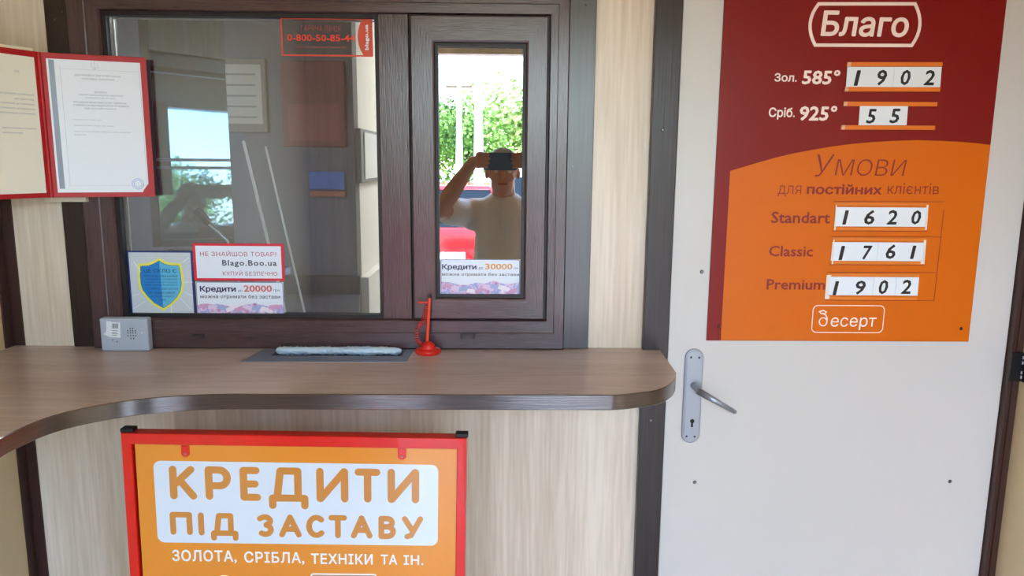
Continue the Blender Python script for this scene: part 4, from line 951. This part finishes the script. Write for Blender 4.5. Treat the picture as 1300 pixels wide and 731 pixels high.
# ================================================================== OUTDOORS, seen only as reflections
GZ = -.12
struct(B().box(-60, 60, -90, YB-.101, GZ-.2, GZ).build('ground', mat('sunlit_asphalt', (150, 151, 150), .8, var=.10, vscale=.8)), 'pale dusty forecourt in front of the booth')
tag(B().box(-60, 60, -60, -27.6, GZ+.001, GZ+.008).build('grass_verge', mat('dry_grass', (168, 166, 88), .9, var=.2, vscale=.7)), 'dry yellow-green grass verge beyond the forecourt', 'grass', kind='stuff')
struct(B().box(OPX0-.0, OPX1+.0, YB-.5, YB-.102, GZ, -.001).build('trim_8', mat('step_concrete', (160, 156, 148), .8)), 'concrete step at the booth entrance')
def greens(name, a, c): return mat(name, a, .7, var=.35, vscale=1.2)
LEAF = [greens('leaf_green', (96, 132, 60), 0), greens('leaf_green_pale', (128, 154, 84), 0), greens('leaf_green_deep', (70, 104, 52), 0)]
BARK = mat('bark', (92, 78, 62), .9)
def crown(seed, m):
    rnd = random.Random(seed); b = B(); lob = [(rnd.uniform(-1.1, 1.1), rnd.uniform(-.8, .8), rnd.uniform(1.5, 3.0), rnd.uniform(.7, 1.25)) for _ in range(9)]
    for k in range(4200):
        cx, cy, cz, r_ = rnd.choice(lob); v = Vector((rnd.gauss(0, 1), rnd.gauss(0, 1), rnd.gauss(0, 1))).normalized()*r_*(rnd.random()**.35)
        p = Vector((cx, cy, cz))+v; s_ = rnd.uniform(.05, .12); t = Vector((rnd.gauss(0, 1), rnd.gauss(0, 1), rnd.gauss(0, 1))).normalized(); u = t.orthogonal().normalized(); w_ = t.cross(u)
        p.z = max(p.z, .45)
        b.add([p-u*s_, p-w_*s_*.6, p+u*s_, p+w_*s_*.6], [(0, 1, 2, 3)])
    return b
protos = []
for k in range(3):
    t = thing('tree', (0, 0, 0), 'bushy green tree beyond the forecourt, seen reflected', 'tree', 'trees beyond the forecourt')
    c_ = crown(k+3, LEAF[k]).build('foliage', LEAF[k], t); c_['kind'] = 'stuff'
    B().tube([(0, 0, 0), (.05, 0, .8), (-.02, .03, 1.6), (.05, 0, 2.4)], [.14, .11, .09, .05], 8).build('trunk', BARK, t); protos.append(t)
rnd = random.Random(11)
spots = [(-16+i*2.5+rnd.uniform(-.4, .4), -30-(i%3)*3.4) for i in range(15)]
for i, (x, y) in enumerate(spots):
    src = protos[i % 3]
    if i < 3: t = src
    else:
        t = src.copy(); C.objects.link(t)
        for ch in src.children: c2 = ch.copy(); C.objects.link(c2); c2.parent = t
    t.location = (x, y, GZ+.03); t.rotation_euler = (0, 0, rnd.uniform(0, 6)); s_ = rnd.uniform(.95, 1.35); t.scale = (s_*1.15, s_*1.15, s_*rnd.uniform(.9, 1.1))
for x, y, h, lab_ in ((-.55, -20, 5.3, 'taller pale concrete utility pole beyond the forecourt'), (-1.45, -27, 4.9, 'shorter pale concrete utility pole, farther away')):
    o = thing('utility_pole', (x, y, GZ), lab_, 'pole', 'utility poles'); B().cone((x, y, GZ), (x, y, GZ+h), .17, .08, 12).build('post', mat('pale_concrete', (214, 212, 204), .8), o); B().box(x-.5, x+.5, y-.04, y+.04, GZ+h-.5, GZ+h-.42).build('crossarm', BARK, o)
ho = thing('house', (9, -44, GZ+.01), 'small brick house with an orange roof between the trees', 'house')
B().box(6.5, 11.5, -47, -43, GZ+.01, GZ+3).build('walls', mat('brick_wall', (188, 126, 96), .8), ho); B().prism([(6.1, GZ+3), (11.9, GZ+3), (9, GZ+4.8)], -47.3, -42.7).build('roof', mat('orange_roof', (180, 92, 60), .7), ho)
B().box(8, 9, -42.99, -42.95, GZ+1, GZ+2.1).build('window', mat('dark_window', (40, 50, 60), .1), ho)
# cars
def make_car(x, y, m, label, sign=1):
    o = thing('car', (x, y, GZ), label, 'car')
    def T(px_, py_, pz_): return (x+px_, y+sign*py_, GZ+pz_)
    S = [  # y, half width, sill z, belt z
     (.00, .68, .42, .62), (-.04, .78, .30, .96), (-.35, .82, .22, 1.0), (-1.2, .84, .20, .97), (-2.4, .84, .20, .90), (-3.1, .82, .22, .84), (-3.7, .78, .26, .72), (-3.85, .66, .38, .58)]
    b = B(); vs_ = []
    for sy, hw_, z0, z1 in S:
        vs_ += [T(*q) for q in ((-hw_*.92, sy, z0), (-hw_, sy, z0+.12), (-hw_, sy, z1-.10), (-hw_*.93, sy, z1), (hw_*.93, sy, z1), (hw_, sy, z1-.10), (hw_, sy, z0+.12), (hw_*.92, sy, z0))]
    fs = [(k*8+j, k*8+(j+1)%8, (k+1)*8+(j+1)%8, (k+1)*8+j) for k in range(len(S)-1) for j in range(8)]+[tuple(range(7, -1, -1)), tuple(range(len(S)*8-8, len(S)*8))]
    b.add(vs_, fs, True).build('body', m, o, bevel=.01)
    gl = mat('car_glass', (24, 30, 36), .05)
    G_ = [(-.10, .74, .90), (-2.75, .74, .88)]; R_ = [(-.38, .56, 1.42), (-1.9, .56, 1.40)]
    v8 = [T(-.74, -.12, .97), T(.74, -.12, .97), T(.74, -2.75, .86), T(-.74, -2.75, .86), T(-.56, -.42, 1.40), T(.56, -.42, 1.40), T(.56, -1.85, 1.39), T(-.56, -1.85, 1.39)]
    B().add(v8, [(0, 3, 2, 1), (4, 5, 6, 7), (0, 1, 5, 4), (1, 2, 6, 5), (2, 3, 7, 6), (3, 0, 4, 7)]).build('cabin_glass', gl, o)
    vr = [T(-.57, -.40, 1.39), T(.57, -.40, 1.39), T(.57, -1.88, 1.38), T(-.57, -1.88, 1.38), T(-.52, -.46, 1.44), T(.52, -.46, 1.44), T(.52, -1.8, 1.44), T(-.52, -1.8, 1.44)]
    B().add(vr, [(0, 3, 2, 1), (4, 5, 6, 7), (0, 1, 5, 4), (1, 2, 6, 5), (2, 3, 7, 6), (3, 0, 4, 7)]).build('roof', m, o, bevel=.012)
    for s_ in (-1, 1):
        B().tube([T(s_*.745, -.09, .90), T(s_*.565, -.41, 1.41)], .045, 8).build('rear_pillar', m, o); B().tube([T(s_*.745, -2.74, .87), T(s_*.565, -1.86, 1.4)], .035, 8).build('front_pillar', m, o); B().tube([T(s_*.755, -1.2, .91), T(s_*.575, -1.15, 1.41)], .03, 8).build('middle_pillar', m, o)
        B().box(x+s_*.60, x+s_*.78, y-.02*sign, y+.03*sign, GZ+.66, GZ+.86).build('tail_light', mat('tail_light_red', (150, 20, 24), .15), o, bevel=.01)
        for wy in (-.72, -3.05):
            c_ = T(s_*.80, wy, .30); wv = B().cyl((c_[0]-.09, c_[1], c_[2]), (c_[0]+.09, c_[1], c_[2]), .30, 24).build('wheel', RUBBER, o)
            B().cyl((c_[0]+s_*.085, c_[1], c_[2]), (c_[0]+s_*.1, c_[1], c_[2]), .19, 16).build('hub_cap', ALU, wv)
    B().box(x-.76, x+.76, y-.05*sign, y+.07*sign, GZ+.32, GZ+.52).build('bumper', m, o, bevel=.02)
    B().box(x-.26, x+.26, y+.071*sign, y+.078*sign, GZ+.60, GZ+.71).build('number_plate', PAPERW, o)
    return o
make_car(-.62, -6.8, mat('car_red', (196, 26, 30), .2, coat=.8), 'red hatchback parked close behind the photographer, reflected in the sash')
make_car(-2.4, -13.0, mat('car_white', (226, 232, 238), .2, coat=.8), 'white hatchback parked farther away across the forecourt')
make_car(.9, -14.5, mat('car_silver', (180, 188, 196), .25, metal=.4), 'silver hatchback parked beside the white one across the forecourt')

# ================================================================== THE PHOTOGRAPHER (facing the window, seen reflected)
def capsule(b, p0, p1, r0, r1, n=14):
    p0 = Vector(p0); p1 = Vector(p1)
    if (p1-p0).length > 1e-6: b.cone(p0, p1, r0, r1, n)
    b.ball(p0, r0, nu=n, nv=8); b.ball(p1, r1, nu=n, nv=8)
def chain(b, pts_, rs, n=14):
    for i in range(len(pts_)-1): capsule(b, pts_[i], pts_[i+1], rs[i], rs[i+1], n)
def fused(b, name, m, parent, vox, smooth=4):
    o = b.build(name, m, parent); md = o.modifiers.new('r', 'REMESH'); md.mode = 'VOXEL'; md.voxel_size = vox
    sm_ = o.modifiers.new('s', 'SMOOTH'); sm_.iterations = smooth; sm_.factor = .5
    bpy.context.view_layer.update(); me = bpy.data.meshes.new_from_object(o.evaluated_get(bpy.context.evaluated_depsgraph_get()))
    o.modifiers.clear(); old = o.data; o.data = me; bpy.data.meshes.remove(old); me.name = name
    me.polygons.foreach_set('use_smooth', [True]*len(me.polygons)); 
    if not me.materials: me.materials.append(m)
    return o
SKIN = mat('skin_tanned', (196, 146, 120), .5, var=.05, vscale=30)
per = thing('person', (.03, -2.12, 0), 'person in a light short-sleeved shirt holding up a phone with both hands', 'person')
hc_ = Vector((.024, -2.075, 1.545)); b = B()
b.ball(hc_+Vector((0, -.012, .022)), .076, .096, .092, 24, 16); b.ball(hc_+Vector((0, .018, -.045)), .058, .064, .072, 20, 12); b.ball(hc_+Vector((0, .045, -.098)), .030, .028, .022)   # skull, jaw, chin
b.ball(hc_+Vector((0, .092, -.012)), .013, .018, .014); capsule(b, hc_+Vector((0, .078, .024)), hc_+Vector((0, .096, -.010)), .008, .011)             # nose
for s_ in (-1, 1):
    capsule(b, hc_+Vector((s_*.012, .078, .034)), hc_+Vector((s_*.045, .066, .030)), .011, .008); b.ball(hc_+Vector((s_*.038, .058, -.022)), .022, .022, .020)   # brow, cheek
    b.ball(hc_+Vector((s_*.079, -.008, -.004)), .009, .016, .028)                                                                                       # ear
capsule(b, hc_+Vector((-.022, .078, -.052)), hc_+Vector((.022, .078, -.052)), .0075, .0075)
chain(b, [(.028, -2.10, 1.50), (.03, -2.125, 1.40), (.03, -2.14, 1.32)], [.056, .062, .085])
# trunk
chain(b, [(.03, -2.14, 1.30), (.03, -2.13, 1.14), (.03, -2.12, .96)], [.125, .135, .14]); chain(b, [(-.115, -2.14, 1.335), (.175, -2.14, 1.335)], [.072, .072])
sh_l, el_l, wr_l = Vector((-.175, -2.12, 1.345)), Vector((-.268, -1.865, 1.375)), Vector((-.112, -1.752, 1.598))
sh_r, el_r, wr_r = Vector((.235, -2.12, 1.345)), Vector((.318, -1.865, 1.375)), Vector((.142, -1.752, 1.598))
for sh_, el, wr in ((sh_l, el_l, wr_l), (sh_r, el_r, wr_r)):
    chain(b, [sh_, sh_.lerp(el, .45), el], [.058, .052, .042]); chain(b, [el, el.lerp(wr, .35), el.lerp(wr, .8), wr], [.041, .042, .030, .026])
for s_, wr in ((-1, wr_l), (1, wr_r)):
    ex = .011+s_*.075                                                   # phone end
    pc = Vector((ex+s_*.020, -1.722, 1.606)); chain(b, [wr, pc], [.025, .022])
    kn = []
    for k in range(4):                                                  # four fingers over the far edge, unequal and bent
        z = 1.632-.0185*k; k0 = Vector((ex+s_*.026, -1.712, z)); L_ = (.92, 1.0, .94, .78)[k]
        capsule(b, pc+Vector((0, 0, (1.5-k)*.012)), k0, .014, .0095, 10)
        chain(b, [k0, Vector((ex+s_*.018, -1.692, z+.002)), Vector((ex+s_*(.018-.024*L_), -1.6945, z+.001)), Vector((ex+s_*(.010-.036*L_), -1.6965, z-.001))], [.0092, .0088, .0080, .0070], 10)
    chain(b, [pc+Vector((0, -.012, -.006)), Vector((ex+s_*.014, -1.736, 1.592)), Vector((ex-s_*.010, -1.7245, 1.586)), Vector((ex-s_*.028, -1.7205, 1.589))], [.015, .0125, .0105, .0085], 10)   # thumb on the screen side
for s_ in (-1, 1):
    chain(b, [(.03+s_*.09, -2.13, .93), (.03+s_*.10, -2.11, .52), (.03+s_*.11, -2.15, .10)], [.098, .062, .042]); chain(b, [(.03+s_*.11, -2.16, .05), (.03+s_*.125, -2.02, .035)], [.04, .032])
fused(b, 'body', SKIN, per, .0048)
SHIRT = mat('shirt_light_grey', (226, 220, 212), .8, bump=.3, bscale=25)
b = B(); chain(b, [(.03, -2.14, 1.325), (.03, -2.13, 1.14), (.03, -2.12, .90)], [.136, .152, .170]); chain(b, [(-.12, -2.14, 1.335), (.18, -2.14, 1.335)], [.084, .084]); 
b.ball((.03, -2.08, 1.04), .145, .13, .15)
for sh_, el in ((sh_l, el_l), (sh_r, el_r)): chain(b, [sh_+Vector((0, -.01, 0)), sh_.lerp(el, .62)], [.072, .070])
fused(b, 'shirt', SHIRT, per, .008, 5)
b = B(); b.box(.018, .042, -1.992, -1.986, 1.17, 1.36); b.build('placket', mat('shirt_placket', (222, 218, 210), .8), per)
for s_ in (-1, 1): B().add([(.03, -2.02, 1.345), (.03+s_*.075, -2.045, 1.395), (.03+s_*.085, -2.06, 1.37), (.03+s_*.035, -1.995, 1.315)], [(0, 1, 2, 3)]).build('collar', MATS['shirt_placket'], per)
b = B()
for s_ in (-1, 1): chain(b, [(.03+s_*.07, -2.13, .95), (.03+s_*.10, -2.11, .52), (.03+s_*.11, -2.15, .12)], [.125, .085, .068])
fused(b, 'trousers', mat('trousers_dark', (58, 60, 70), .8), per, .01, 4)
b = B(); b.ball(hc_+Vector((0, -.022, .034)), .081, .094, .090, 24, 16)
hr = b.build('hair', mat('hair_grey', (150, 146, 140), .8, bump=.5, bscale=150), per)
for s_ in (-1, 1):
    B().ball(hc_+Vector((s_*.031, .070, .010)), .0115, .0115, .0105).build('eye', mat('eye_white', (222, 216, 208), .2), per)
    b = B(); chain(b, [(.03+s_*.11, -2.18, .042), (.03+s_*.125, -2.0, .034)], [.046, .042]); b.box(.03+s_*.118-.045, .03+s_*.118+.045, -2.22, -1.96, .0005, .02); b.build('shoe', BL, per)
capsule(b := B(), hc_+Vector((-.020, .0845, -.052)), hc_+Vector((.020, .0845, -.052)), .0045, .0045); b.build('lips', mat('lips', (168, 96, 88), .5), per)
phn = thing('phone', (.011, -1.7065, 1.5615), 'dark smartphone held sideways in front of the face', 'phone')
B().prism(rrect(-.064, .086, 1.5615, 1.6385, .009), -1.7105, -1.7028).build('case', mat('phone_back_blue', (74, 98, 126), .25), phn, bevel=.001)
B().prism(rrect(-.061, .083, 1.5645, 1.6355, .007), -1.7112, -1.7106).build('screen', mat('phone_screen', (20, 24, 30), .08), phn)
